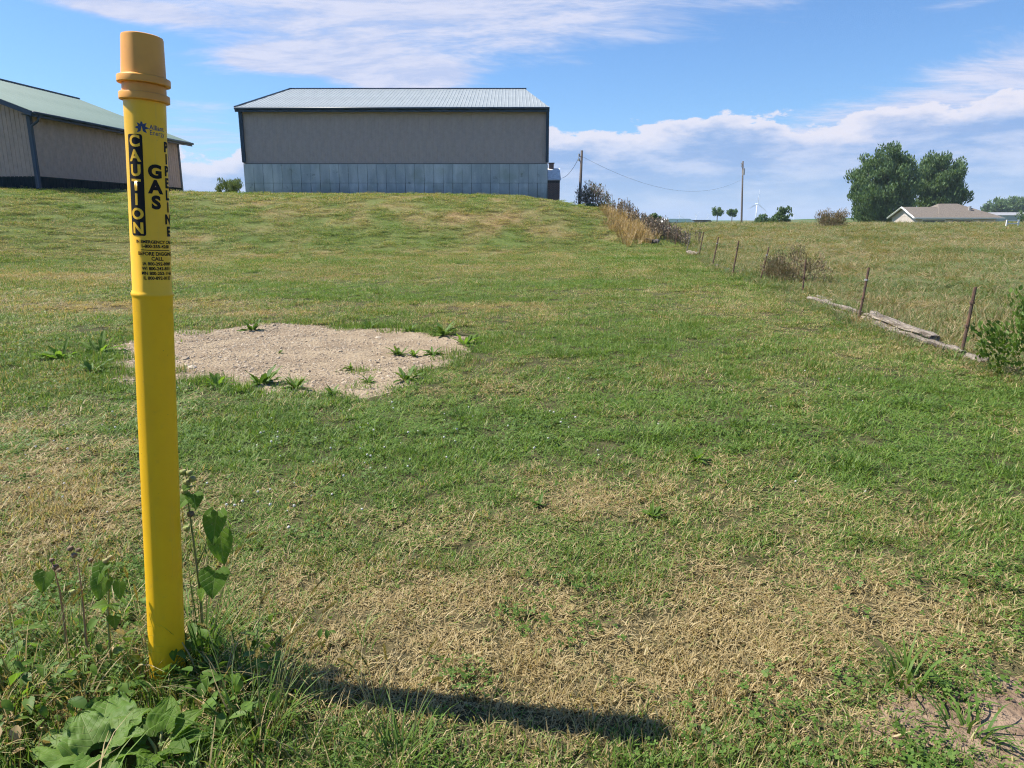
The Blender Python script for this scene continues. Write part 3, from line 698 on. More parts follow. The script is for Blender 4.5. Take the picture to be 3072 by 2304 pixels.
# ------------------------------------------------------------------ foliage builders
def leaf_cloud(clumps, n, size, seed, spread=.35, up=.35, narrow=.45, out_c=None):
    """clumps (k,4: x,y,z,r); leaves are folded diamonds -> V, F, rnd"""
    rg = np.random.default_rng(seed); C = np.asarray(clumps, float)
    w_ = C[:,3]**2; idx = rg.choice(len(C), n, p=w_/w_.sum())
    d = rg.normal(size=(n, 3)); d /= np.linalg.norm(d, axis=1)[:,None]
    P = C[idx,:3] + d*C[idx,3:4]*(rg.random((n,1))**.45)
    oc = np.asarray(out_c if out_c is not None else C[:,:3].mean(0)); o = P-oc; o /= np.linalg.norm(o, axis=1)[:,None]+1e-6
    ax = o*.55 + np.array([0,0,up]) + rg.normal(size=(n,3))*spread; ax /= np.linalg.norm(ax, axis=1)[:,None]
    sd_ = np.cross(ax, rg.normal(size=(n,3))); sd_ /= np.linalg.norm(sd_, axis=1)[:,None]+1e-6
    L = size*(.55+.9*rg.random((n,1))); W = L*narrow
    nrm = np.cross(ax, sd_)
    V = np.stack([P-ax*L*.5, P+sd_*W*.5+nrm*W*.12, P+ax*L*.5, P-sd_*W*.5+nrm*W*.12], 1).reshape(-1, 3)
    F = np.arange(4*n).reshape(-1, 4)
    cl = rg.random(len(C))[idx]*.6 + rg.random(n)*.4
    return V, F, cl
def crown_clumps(rx, ry, zc_, rz_, k, seed, cr, flat_bottom=.2):
    rg = np.random.default_rng(seed); out = []
    while len(out) < k:
        d = rg.normal(size=3); d /= np.linalg.norm(d); r = .62+.46*rg.random()**.8
        if rg.random() < .25: r *= .6
        z = d[2]*rz_*r
        if z < -rz_*(1-flat_bottom): continue
        out.append((d[0]*rx*r, d[1]*ry*r, zc_+z, cr*(.6+.8*rg.random())))
    return out
def tree(name, label, cat, base, h, rx, trunk_h, k, n, size, seed, mat='tree_leaf', group=None, cr=None, lean=(0, 0), up=.35, fb=.2, extra=None, narrow=.45):
    root = tag(empty(name, base), label, cat, group)
    rzz = (h-trunk_h)/2; zc_ = trunk_h+rzz; cr = cr or rx*.30
    cl = crown_clumps(rx, rx*.9, zc_, rzz, k, seed, cr, fb)
    if lean != (0, 0): cl = [(x+lean[0]*z/h, y+lean[1]*z/h, z, r) for x, y, z, r in cl]
    V, F, rn = leaf_cloud(cl, n, size, seed+1, up=up, out_c=(0, 0, zc_-rzz*.6), narrow=narrow)
    link_mesh('crown', np_mesh('crown', V, F, MATS[mat], rn), None, root)
    rg = random.Random(seed); t = MB(); tr = max(.02, h*.022)
    t.tube([(0, 0, -.3), (0, 0, trunk_h*.6), (lean[0]*.3, lean[1]*.3, zc_), (lean[0]*.7, lean[1]*.7, h*.85)], [tr*1.25, tr, tr*.6, tr*.2], 8)
    for q in range(7):
        c = rg.choice(cl); z0 = trunk_h + (zc_-trunk_h)*rg.uniform(-.1, .8)
        t.tube([(0, 0, z0), (c[0]*.5, c[1]*.5, (z0+c[2])/2+.1*h*.3), (c[0]*.9, c[1]*.9, c[2])], [tr*.45, tr*.3, tr*.1], 6)
    t.build('trunk', MATS['bark'], root, True)
    return root
def stand(px, py, Yd): p = at_y(px, py, Yd); return (p.x, Yd, gz(p.x, Yd)-.05)
def size_at(pxw, Yd): return pxw*K/FPX*Yd*.985
# the two big trees behind the house
Yt = 128.0
b1 = stand(1901, 460, Yt); h1 = at_y(1903, 320, Yt).z-b1[2]
tree('maple_tree', 'tallest of two big round green trees, left behind the house', 'tree', b1, h1, size_at(62, Yt), 1.0, 280, 30000, .48, 31, group='big trees behind the house', cr=1.0, up=.9, fb=.02)
Yt = 134.0
b2 = stand(2024, 455, Yt); h2 = at_y(2018, 338, Yt).z-b2[2]
tree('maple_tree', 'shorter of two big round green trees, right behind the house roof', 'tree', b2, h2, size_at(50, Yt), 1.8, 210, 23000, .48, 47, group='big trees behind the house', cr=1.0, up=.9, fb=.04)
# skyline trees and shrubs
Yt = 190.0
for px, top_, w_, lab, sd_, Yt, th in ((1549, 449.5, 11, 'small round lollipop tree on the skyline, left of the pair', 3, 190.0, 1.9), (1581, 453, 13, 'small spreading tree on the skyline, right of the pair', 5, 200.0, 1.2)):
    b = stand(px, 475, Yt); tree('skyline_tree', lab, 'tree', b, at_y(px, top_, Yt).z-b[2], size_at(w_, Yt), (at_y(px, 466, Yt).z-b[2]), 22, 900, .5, sd_, group='small trees on the skyline', cr=.55, up=.5)
for px, top_, w_, lab, sd_, Yt in ((1690, 449, 20, 'feathery dark shrub on the skyline right of the largest turbine', 8, 100.0), (1648, 461, 20, 'low dark shrub at the foot of the largest turbine', 9, 125.0), (1671, 464, 16, 'low rounded shrub just left of the feathery skyline shrub', 10, 128.0),
                                 (1412, 464, 14, 'dark leafy shrub above the dead weeds at the fence end', 12, 80.0), (1785, 464, 9, 'low dark shrub left of the tan brush clump', 14, 150.0)):
    b = stand(px, 476, Yt); hh = at_y(px, top_, Yt).z-b[2]
    tree('skyline_shrub', lab, 'shrub', b, hh, size_at(w_, Yt), hh*.12, 26, 1500, .34*Yt/100, sd_, group='shrubs on the skyline', cr=size_at(w_, Yt)*.33, up=.6, fb=.05)
for px, top_, w_, lab, sd_, Yt in ((2150, 432, 22, 'leftmost far dark tree at the right edge', 21, 360.0), (2184, 430, 22, 'middle far dark tree at the right edge', 22, 365.0), (2215, 429, 20, 'far dark tree cut off by the right edge', 23, 370.0)):
    b = stand(px, 470, Yt); hh = at_y(px, top_, Yt).z-b[2]
    tree('far_tree', lab, 'tree', b, hh, size_at(w_, Yt), hh*.18, 40, 2200, 1.3, sd_, group='far trees at the right edge', cr=size_at(w_, Yt)*.33, up=.3)
b = stand(2205, 478, 120.0); tree('garden_shrub', 'round dark green shrub right of the house', 'shrub', b, at_y(2205, 461, 120).z-b[2], size_at(18, 120), .15, 24, 1400, .3, 27, cr=.6, fb=.02)
b = at(1795, 486); b = Vector((at_y(1795, 486, 66).x, 66, 0)); b.z = gz(b.x, 66)
tree('brush_clump', 'tan feathery brush clump on the pasture crest left of big trees', 'brush', b, at_y(1795, 458, 66).z-b.z, size_at(28, 66), .1, 30, 2600, .22, 29, mat='bush_brown', cr=.45, up=.9, fb=.02, narrow=.2)
# sapling left of the long shed
Yt = 60.0; p = at_y(500, 428, Yt); b = (p.x, Yt, gz(p.x, Yt))
tree('young_tree', 'small bushy tree between the gabled shed and the long shed', 'tree', b, (at_y(500, 391, Yt).z-b[2])*1.12, size_at(27, Yt), .25, 34, 1700, .26, 41, mat='sapling_leaf', cr=.36, up=1.5, fb=.05, narrow=.28)
# mauve shrub by the leaning pole and its green skirt
p = at_y(1281, 440, 56.0); b = (p.x, 56.0, gz(p.x, 56.0)-.1)
tree('mauve_shrub', 'loose mauve-tinged shrub beside the leaning utility pole', 'shrub', b, at_y(1281, 404, 56).z-b[2], size_at(33, 56), .1, 44, 3200, .18, 43, mat='bush_mauve', cr=.42, up=.9, fb=.05, narrow=.3)
p = at_y(1290, 455, 53.0); b = (p.x, 53.0, gz(p.x, 53.0)-.05)
tree('leafy_weeds', 'low pale green leafy weeds in front of the mauve shrub', 'weeds', b, at_y(1290, 445, 53).z-b[2], size_at(34, 53), .05, 26, 2200, .15, 44, mat='sapling_leaf', cr=.3, fb=.02)
# brown bush in the fence line and green bush at the right edge
p = at(1712, 612); b = (p.x, p.y, p.z)
hb = at_y(1712, 545, p.y).z-p.z
tree('dead_bush', 'dry brown twiggy bush growing in the fence line', 'bush', b, hb, size_at(68, p.y), .03, 60, 5200, .055, 51, mat='bush_brown', cr=.16, up=.8, fb=.02, narrow=.3)
p = at(2212, 815); b = (p.x+.22, p.y+.10, p.z)
tree('green_bush', 'loose leafy green bush at the right edge beside the nearest fence post', 'bush', b, at_y(2212, 640, p.y).z-p.z, 0.52, .02, 70, 3600, .05, 53, mat='lush', cr=.15, up=.6, fb=.02, narrow=.5)

TUFTS = []
# ------------------------------------------------------------------ fence posts, old beams, gate
posts = [(2075,770,2107,620,'rusty steel fence post nearest the camera, beside the green bush'), (1853,697,1877,578,'second rusty fence post from the camera, between the fallen beams'),
         (1733,632,1741,560,'leaning fence post half hidden inside the dry brown bush'), (1641,610,1661,534,'rusty fence post just left of the dry brown bush'),
         (1582,594,1596,520,'fifth fence post from the camera, above the dark rail on the ground'), (1539,574,1552,512,'sixth fence post from the camera, left of the dark rail'),
         (1509,556,1520,501,'seventh fence post from the camera, right of a weathered stump'), (1483,545,1491,505,'pale thin fence post in the middle of the far fence'),
         (1457,533,1466,490,'third fence post from the far end of the fence'), (1441,525,1447,483,'second fence post from the far end of the fence'), (1426,515,1430,481,'farthest fence post, beside the dead weeds')]
for k, (a, b_, c, d, lab) in enumerate(posts):
    p = at(a, b_); tp = at_y(c, d, p.y)
    v = tp-p; r = .0165 if k < 4 else .020
    root = tag(empty('fence_post', p), lab, 'fence post', 'posts of the pasture fence')
    m_ = MB().tube([-v*.15, v*.5 + Vector((.004, 0, 0)), v], r, 7)
    m_.build('post', MATS['rust' if k != 7 else 'weathered_wood'], root)
    u = v.normalized()
    MB().tube([v*.78 - u*.012, v*.78 + u*.012], r*1.55, 7).build('clip', MATS['porcelain' if k % 2 else 'rust'], root)
    MB().tube([v*.45 - u*.010, v*.45 + u*.010], r*1.45, 7).build('clip', MATS['rust'], root)
def beam(label, pa, pb, r, seed, mat='weathered_wood', lift=.0, cat='log'):
    a, b_ = at(*pa), at(*pb); a = a+Vector((0, 0, r*.7+lift)); b_ = b_+Vector((0, 0, r*.7+lift)); rg = random.Random(seed)
    d = b_-a; n = 9; o = a
    bm = bmesh.new(); rings = []
    u = d.normalized(); s_ = u.cross(Vector((0, 0, 1))).normalized(); up_ = s_.cross(u)
    prof = [rg.uniform(.7, 1.15) for _ in range(10)]
    for i in range(n+1):
        t = i/n; c = d*t + s_*rg.uniform(-.25, .25)*r + up_*rg.uniform(-.2, .2)*r
        rr = r*(1 + rg.uniform(-.14, .14))*(1 if 0 < i < n else rg.uniform(.55, .8))
        rings.append([bm.verts.new(c + (s_*math.cos(q*.628)*1.15 + up_*math.sin(q*.628)*.8)*rr*prof[q]*rg.uniform(.9, 1.1)) for q in range(10)])
    for i in range(n):
        for q in range(10): bm.faces.new((rings[i][q], rings[i][(q+1)%10], rings[i+1][(q+1)%10], rings[i+1][q]))
    bm.faces.new(rings[0][::-1]); bm.faces.new(rings[-1])
    rot = Matrix((u, s_, up_))                                  # object x along the beam so that the grain follows it
    for v in bm.verts: v.co = rot @ v.co
    me = bpy.data.meshes.new('fallen_log'); bm.to_mesh(me); bm.free(); me.materials.append(MATS[mat])
    ob = tag(link_mesh('fallen_log', me), label, cat, 'old timbers along the fence'); ob.matrix_world = Matrix.Translation(o) @ rot.transposed().to_4x4()
    return ob
beam('long pale split log ending at the nearest fence post', (1925, 722), (2078, 772), .062, 1)
beam('dark weathered log lying behind the long pale one', (1872, 692), (2020, 748), .060, 2, lift=.05)
beam('grey log running left from the second fence post', (1748, 652), (1862, 688), .055, 3, lift=.03)
beam('thin pale log in the grass in front of the grey one', (1762, 662), (1868, 696), .036, 4)
beam('short knotty log crossing just right of the second fence post', (1862, 690), (1942, 728), .055, 5)
beam('weathered log running up and right behind the short knotty one', (1880, 688), (1962, 724), .045, 6, lift=.06)
beam('broken pale stump end at the foot of the green bush', (2086, 776), (2122, 790), .06, 7)
beam('small pale stick at the upper end of the timber row', (1760, 644), (1800, 655), .03, 8, lift=.02)
beam('weathered stump piece between far fence posts', (1484, 547), (1506, 554), .10, 9, 'weathered_wood')
beam('dark rail on the ground left of the fifth fence post', (1546, 577), (1578, 588), .06, 10, 'pole_wood')
beam('dark rail on the ground right of the fifth fence post', (1588, 590), (1606, 588), .05, 11, 'pole_wood')
beam('dark timber lying at the foot of the dead weeds', (1392, 523), (1424, 527), .14, 12, 'pole_wood')
for k, (px, py, lab) in enumerate([(1800, 668, 'grass tuft growing in front of the grey log'), (1905, 715, 'grass tuft against the short knotty log'), (1990, 742, 'grass tuft against the long pale log'), (2060, 782, 'grass tuft at the foot of the nearest fence post'), (1850, 700, 'grass tuft at the foot of the second fence post'), (1640, 614, 'grass tuft at the foot of the post left of the brown bush')]):
    TUFTS.append((px, py, lab, k))
gp = at_y(2187, 484, 62.0); g0 = gz(gp.x, 62)
gt = tag(empty('field_gate', (gp.x, 62, g0)), 'small white rail gate in the pasture at the right edge', 'gate')
for x_ in (-.5, .5): MB().box(x_-.05, x_+.05, -.05, .05, -.2, gp.z-g0+.35).build('gate_post', MATS['white_paint'], gt)
for z_ in (.30, .05): MB().box(-.448, .448, -.03, .03, gp.z-g0+z_-.05, gp.z-g0+z_+.03).build('rail', MATS['white_paint'], gt)

# ------------------------------------------------------------------ GAS PIPELINE MARKER
PB, PR = .0360, .0290                            # flat width and corner radius of the post section
PERIM = 4*PB + 2*math.pi*PR; SIDE = PB + math.pi/2*PR
def sec(s, off=0.0):
    """point on the rounded-square section at arc length s from the middle of the front face"""
    k = math.floor((s + PB/2)/SIDE); t = s - k*SIDE; a = k*math.pi/2
    if t <= PB/2: x, y = t, -(PB/2 + PR + off)
    else:
        th = (t-PB/2)/PR; x, y = PB/2 + (PR+off)*math.sin(th), -PB/2 - (PR+off)*math.cos(th)
    q = ((PB/2+PR)*1.05 + off)/math.hypot(x, y)*.55 + .45
    x, y = x*q, y*q
    return x*math.cos(a) - y*math.sin(a), x*math.sin(a) + y*math.cos(a)
def loft(name, prof, mat, parent, n=80, smooth_ang=35, rnd_=0.0):
    ss = [(-PB/2) + PERIM*i/n for i in range(n)]
    V, F = [], []
    for z, off in prof:
        for s in ss:
            x, y = sec(s, off); q = (PB/2+PR)*1.03 + off; h_ = math.hypot(x, y)
            V.append((x*(1-rnd_) + x/h_*q*rnd_, y*(1-rnd_) + y/h_*q*rnd_, z))
    for j in range(len(prof)-1):
        for i in range(n): F.append((j*n+i, j*n+(i+1)%n, (j+1)*n+(i+1)%n, (j+1)*n+i))
    F.append(tuple(range(n))[::-1]); F.append(tuple((len(prof)-1)*n+i for i in range(n)))
    me = bpy.data.meshes.new(name); me.from_pydata(V, [], F); me.polygons.foreach_set('use_smooth', [True]*len(F)); me.update()
    me.set_sharp_from_angle(angle=R(smooth_ang))
    return link_mesh(name, me, MATS[mat], parent)
pb = at(363, 1466)
PY = pb.y; POST_Z = pb.z
mk = tag(empty('gas_pipeline_marker', (pb.x, PY, POST_Z), R(55)), 'tall yellow plastic gas pipeline marker post with orange cap in the foreground', 'marker post')
LEAN = R(3.7)
mk.rotation_euler = (Matrix.Rotation(LEAN, 4, 'Y') @ Matrix.Rotation(R(-1.0), 4, 'X') @ Matrix.Rotation(R(55), 4, 'Z')).to_euler()
def zf(py): return at_y(340, py, PY).z - POST_Z
zb, z1, z2, ztop = zf(635), zf(240), zf(205), zf(66)
post = loft('post', [(-.35, 0), (zb-.012, 0), (zb-.006, .0012), (zb-.002, .0030), (zb+.002, .0030), (zb+.006, .0012), (zb+.012, -.0012), (zf(330), -.0012), (z1+.03, .0000)], 'yellow_plastic', mk)
loft('collar', [(z1+.030, .001), (z1+.031, .0108), (z1+.0322, .0118), (z1+.0475, .0118), (z1+.0490, .0108), (z1+.0505, .004), (z1+.072, .0035)], 'faded_cap', mk, rnd_=.7)
loft('cap', [(z1+.0722, .004), (z1+.0725, .0142), (z1+.0738, .0152), (z1+.0880, .0152), (z1+.0900, .0140), (z1+.0932, .006), (z1+.097, .0045), (ztop-.007, .0015), (ztop-.0025, .0000), (ztop-.0004, -.0050), (ztop, -.010)], 'faded_cap', mk, rnd_=.85)

def text_mesh(txt, h, bold=.0, sx=1.0, align='CENTER'):
    cu = bpy.data.curves.new('txt', 'FONT'); cu.body = txt; cu.align_x = align; cu.align_y = 'CENTER'; cu.size = 1.0; cu.offset = bold; cu.resolution_u = 4
    ob = bpy.data.objects.new('txt', cu); COL.objects.link(ob)
    me = bpy.data.meshes.new_from_object(ob.evaluated_get(bpy.context.evaluated_depsgraph_get()))
    COL.objects.unlink(ob); bpy.data.objects.remove(ob); bpy.data.curves.remove(cu)
    k = h/.72
    for v in me.vertices: v.co = (v.co.x*k*sx, v.co.y*k, 0)
    return me
def wrap(name, me, s0, z0, mat, off=.0007, parent=None, step=.0035):
    """lay a flat mesh (x, y) round the post: x -> arc length, y -> height"""
    bm = bmesh.new(); bm.from_mesh(me)
    xs = [v.co.x for v in bm.verts]; x = min(xs)+step
    while x < max(xs):
        bmesh.ops.bisect_plane(bm, geom=bm.verts[:]+bm.edges[:]+bm.faces[:], plane_co=(x, 0, 0), plane_no=(1, 0, 0)); x += step
    for v in bm.verts:
        a, b_ = sec(s0+v.co.x, off-.0012); v.co = (a, b_, z0+v.co.y)
    me2 = bpy.data.meshes.new(name); bm.to_mesh(me2); bm.free(); me2.materials.append(MATS[mat])
    return link_mesh(name, me2, None, parent if parent is not None else mk)
def flat_poly(pts):
    me = bpy.data.meshes.new('p'); me.from_pydata([(x, y, 0) for x, y in pts], [], [tuple(range(len(pts)))]); return me
# black CAUTION panel: letters are left yellow
pc, pwid, pt, pbm = -.0585, .047, zf(289), zf(507)
rr = .006; hw_, hh_ = pwid/2, (pt-pbm)/2
corner = [(sx*(hw_-rr)+rr*math.cos(a), sy*(hh_-rr)+rr*math.sin(a)) for sx, sy, a0 in ((1, 1, 0), (-1, 1, 90), (-1, -1, 180), (1, -1, 270)) for a in [R(a0+q*15) for q in range(7)]]
panel = wrap('caution_panel', flat_poly(corner), pc, (pt+pbm)/2, 'ink', .0007)
for i, ch in enumerate('CAUTION'):
    z = pt - (pt-pbm)*(i+.5)/7
    wrap('letter', text_mesh(ch, .0285, .035, 1.22), pc, z, 'yellow_plastic', .0012, panel)
for i, ch in enumerate('GAS'):
    wrap('letter', text_mesh(ch, .0330, .050, 1.1), -.0055, zf(368 + i*33.5), 'ink')
for i, ch in enumerate('PIPELINE'):
    wrap('letter', text_mesh(ch, .0250, .045, 1.1), .0325, zf(311 + i*26.5), 'ink')
def line(txt, py, h, s0, bold=.03, mat='ink', sx=1.0, align='CENTER'): wrap('lettering', text_mesh(txt, h, bold, sx, align), s0, zf(py), mat)
line('IN EMERGENCY CALL', 519.5, .0080, -.011, .03, sx=1.04)
line('1-800-255-4268', 529, .0085, -.011, .03, sx=1.04)
wrap('rule_line', flat_poly([(-.051, -.0009), (.030, -.0009), (.030, .0009), (-.051, .0009)]), 0, zf(537), 'ink')
line('BEFORE DIGGING', 545, .0092, -.009, .03, sx=1.02)
line('CALL', 555.5, .0095, -.008, .03, sx=1.05)
for i, t_ in enumerate(('IA 800-292-8989', 'WI 800-242-8511', 'MN 800-252-1166', 'IL 800-892-0123')): line(t_, 566.5 + i*10.2, .0085, -.008, .03, sx=1.0)
line('Alliant', 272, .0125, -.016, .02, 'logo_ink', .9, 'LEFT'); line('Energy', 283.5, .0125, -.016, .004, 'logo_ink', .9, 'LEFT')
# starburst emblem: eight points with an A-shaped notch cut into its foot
st = []
for i in range(16):
    a = R(90 + i*22.5); r_ = (.0200 if i % 4 == 0 else .0185) if i % 2 == 0 else .0100
    if i == 8: r_ = .0030
    st.append((r_*math.cos(a), r_*math.sin(a)))
wrap('emblem', flat_poly(st), -.0355, zf(274.5), 'logo_ink', .0007)
wrap('emblem_notch', flat_poly([(-.0022, -.006), (.0022, -.006), (.0, .004)]), -.0355, zf(274.5), 'yellow_plastic', .0012)

# ------------------------------------------------------------------ weeds round the post
def leaf_blade(L, W, kind='heart', droop=.5, fold=.25, n=9, m=6, ruffle=0.0, seed=0):
    """leaf in local x (length) with a midrib fold, lobes and droop -> V, F"""
    rg = random.Random(seed); V = []
    for i in range(n+1):
        t = i/n
        if kind == 'heart': wdt = (math.sin(math.pi*min(1, t*.98+.02)**.55)**.8)*(1-.12*t)
        elif kind == 'burdock': wdt = (math.sin(math.pi*min(1, t*.96+.04)**.62)**.6)
        else: wdt = math.sin(math.pi*(t*.94+.03))**.7
        back = -.16*L if kind in ('heart', 'burdock') else 0
        for j in range(-m, m+1):
            s = j/m; x = L*t + back*(abs(s)**1.6)*(1-t)**3
            ru = ruffle*W*math.sin(t*17+seed)*abs(s)**2*rg.uniform(.5, 1)
            V.append((x, s*W/2*wdt, fold*W*.5*abs(s)*wdt - droop*L*t*t*.6 + ru - .02*W*math.cos(abs(s)*16+t*8)*(abs(s) > .1)))
    k = 2*m+1
    return V, [(i*k+j, i*k+j+1, (i+1)*k+j+1, (i+1)*k+j) for i in range(n) for j in range(k-1)]
def add_leaf(parent, base, az_, pitch, L, W, kind='heart', mat='weed_leaf', seed=0, **kw):
    V, F = leaf_blade(L, W, kind, seed=seed, **kw)
    V = np.array(V); me = np_mesh('leaf', V, np.array(F), MATS[mat], np.full(len(F), random.Random(seed).random()), smooth=True)
    o = link_mesh('leaf', me, None, parent); o.location = base
    o.rotation_euler = (Matrix.Rotation(az_, 4, 'Z') @ Matrix.Rotation(-pitch, 4, 'Y') @ Matrix.Rotation(random.Random(seed+9).uniform(-.3, .3), 4, 'X')).to_euler()
    return o
def stalk(parent, pts, r0, r1, mat='stem_green', name='stem'):
    n = len(pts); return MB().tube(pts, [r0+(r1-r0)*i/(n-1) for i in range(n)], 6).build(name, MATS[mat], parent, True)
def pod(parent, c, r, mat='pod', name='seed_pod'):
    m_ = MB(); prof = [(-1, .25), (-.55, .85), (0, 1.0), (.5, .95), (.8, .7), (.7, .3)]; n = 9; V = []; F = []
    for z, q in prof: V += [(c[0]+r*q*(1+.12*(k % 2))*math.cos(2*math.pi*k/n), c[1]+r*q*(1+.12*(k % 2))*math.sin(2*math.pi*k/n), c[2]+r*z) for k in range(n)]
    for j in range(len(prof)-1):
        for k in range(n): F.append((j*n+k, j*n+(k+1)%n, (j+1)*n+(k+1)%n, (j+1)*n+k))
    F += [tuple(range(n))[::-1], tuple((len(prof)-1)*n+k for k in range(n))]
    return m_.add(V, F).build(name, MATS[mat], parent)
def P(px, py, Yd): return at_y(px, py, Yd)
# velvetleaf right of the post
YV = PY+.10
g = at(438, 1425); base = Vector((P(432, 1330, YV).x, YV, gz(P(432, 1330, YV).x, YV)))
vl = tag(empty('velvetleaf', base), 'leggy weed with heart-shaped leaves and pods right of yellow post', 'weed')
def rel(px, py, Yd): return P(px, py, Yd)-base
pts = [Vector((0, 0, 0)), rel(432, 1280, YV), rel(418, 1170, YV), rel(407, 1090, YV), rel(400, 1015, YV)]
stalk(vl, pts, .0055, .0022)
stalk(vl, [rel(424, 1225, YV), rel(440, 1190, YV), rel(452, 1150, YV)], .003, .002)
for k, (px, py, az_, pi_, L, W, dr) in enumerate([(470, 1106, -95, -50, .10, .075, .4), (476, 1150, -75, -60, .10, .075, .5), (466, 1232, -85, -42, .085, .085, .4), (404, 1075, 230, -30, .045, .045, .5), (418, 1068, -60, -20, .055, .05, .5), (445, 1258, -120, -45, .06, .055, .6), (410, 1050, -90, 10, .04, .035, .4)]):
    add_leaf(vl, rel(px, py, YV), R(az_), R(pi_), L, W*1.15, 'heart', seed=60+k, droop=dr)
for k, (px, py) in enumerate([(396, 1020), (409, 1022), (404, 1042), (398, 1062), (416, 1035), (412, 1110), (403, 1142)]): pod(vl, rel(px, py, YV-.01), .0095, 'pod' if k != 5 else 'pod_dark')
# smaller weeds left of the post
def small_weed(label, root_px, Yd, stem_px, leaves, pods, mat='stem_green', name='velvetleaf', cat='weed'):
    x = P(root_px[0], root_px[1], Yd).x; bs = Vector((x, Yd, gz(x, Yd))); e = tag(empty(name, bs), label, cat)
    pts = [Vector((0, 0, -.01))] + [P(a, b_, Yd)-bs for a, b_ in stem_px]; stalk(e, pts, .0048, .0018, mat)
    for k, (px, py, az_, pi_, L, W) in enumerate(leaves): add_leaf(e, P(px, py, Yd)-bs, R(az_), R(pi_), L*.85, W*.95, 'heart', seed=int(px+py)+k, droop=.6)
    for k, (px, py, r_, mt) in enumerate(pods): pod(e, P(px, py, Yd)-bs, r_, mt)
    return e
small_weed('small weed with heart-shaped leaves just left of yellow post', (232, 1400), PY-.02, [(234, 1340), (236, 1265), (232, 1215)],
           [(222, 1222, 250, -45, .065, .06), (224, 1248, 262, -50, .075, .07), (240, 1306, -40, 10, .05, .04), (228, 1306, 215, 15, .05, .04), (258, 1258, -80, -65, .06, .04), (232, 1215, 260, -20, .04, .04), (246, 1330, -60, -20, .05, .045)], [(238, 1205, .008, 'pod'), (228, 1212, .008, 'pod')])
small_weed('dried brown weed with dark seed pods farther left of the post', (182, 1385), PY+.02, [(183, 1345), (176, 1270), (168, 1215)], [(100, 1236, 265, -50, .07, .066)],
           [(160, 1200, .0085, 'pod_dark'), (152, 1185, .0085, 'pod_dark'), (196, 1210, .007, 'pod_dark'), (128, 1232, .007, 'pod_dark'), (156, 1280, .010, 'pod'), (170, 1188, .007, 'pod_dark')], 'stem_dry')
small_weed('thin dry stalk with dark pods leftmost of the weeds', (140, 1375), PY+.05, [(137, 1330), (128, 1270), (112, 1215)], [], [(112, 1210, .007, 'pod_dark'), (120, 1225, .009, 'pod_dark')], 'stem_dry', 'dry_stalk')
# burdock rosettes in the near left corner
def rosette(name, label, c, leaves, kind='burdock', mat='lush', ruffle=.05):
    e = tag(empty(name, c), label, 'weed')
    for k, (az_, pi_, L, W, rad, zz) in enumerate(leaves):
        a = R(az_); r0 = Vector((math.cos(a)*rad, math.sin(a)*rad, zz))
        add_leaf(e, r0, a, R(pi_), L, W, kind, mat, seed=int(c[0]*100)+k*7, droop=.45, ruffle=ruffle, n=12, m=8)
        if rad > .03: stalk(e, [Vector((0, 0, 0)), r0*.5+Vector((0, 0, .01)), r0], .005, .003, name='leaf_stalk')
    return e
c = at(215, 1650)
rosette('burdock', 'large broad-leaved burdock in the near left corner', Vector((c.x, c.y, c.z)),
        [(112, 20, .20, .19, .02, .03), (170, 12, .17, .15, .03, .03), (60, 30, .12, .11, .03, .04), (230, 10, .17, .14, .02, .03), (300, 15, .15, .12, .02, .03), (15, 30, .09, .075, .03, .05), (140, 35, .11, .10, .02, .05)], mat='burdock_leaf', ruffle=.10)
c = at(345, 1640)
rosette('broadleaf_weed', 'round-leaved bright green weed beside the burdock', Vector((c.x, c.y, c.z)),
        [(95, 40, .085, .09, .04, .07), (40, 35, .085, .08, .04, .06), (5, 20, .09, .07, .04, .05), (150, 30, .08, .075, .04, .05), (210, 20, .08, .07, .03, .04), (280, 25, .09, .08, .03, .04), (335, 25, .08, .07, .04, .05), (70, 60, .06, .06, .03, .07), (20, 50, .05, .05, .05, .06)], 'heart', 'weed_leaf')
def grass_clump_geo(n, h, spread, wdt, seed, flop=.5, seg=5, hvar=.5):
    """long arching blades -> V, F, rnd"""
    rg = np.random.default_rng(seed); V = []; F = []; Rn = []
    for b_ in range(n):
        a = rg.random()*2*math.pi; r0 = spread*rg.random()**.6*.35; p = np.array([math.cos(a)*r0, math.sin(a)*r0, -.01])
        a += rg.normal()*.5; dirh = np.array([math.cos(a), math.sin(a), 0]); sd_ = np.array([-math.sin(a), math.cos(a), 0])
        L = h*(1-hvar+hvar*rg.random()*1.3); el_ = R(90) - abs(rg.normal())*R(22) - R(6); cv = flop*(.5+rg.random())
        tw = rg.normal()*.6
        for i in range(seg+1):
            t = i/seg; wd_ = wdt*(1-t**1.8)*(.75+.5*rg.random()*0+.25) ; wd_ = max(wd_, wdt*.06)
            sdt = sd_*math.cos(tw*t) + np.array([0,0,1])*math.sin(tw*t)*.5
            V += [p - sdt*wd_/2, p + sdt*wd_/2]
            e_ = el_ - cv*t*1.6
            p = p + (dirh*math.cos(e_) + np.array([0,0,1])*math.sin(e_))*L/seg
        k = len(V)-2*(seg+1)
        F += [(k+2*i, k+2*i+1, k+2*i+3, k+2*i+2) for i in range(seg)]; r_ = rg.random(); Rn += [r_]*seg
    return np.array(V), np.array(F), np.array(Rn)
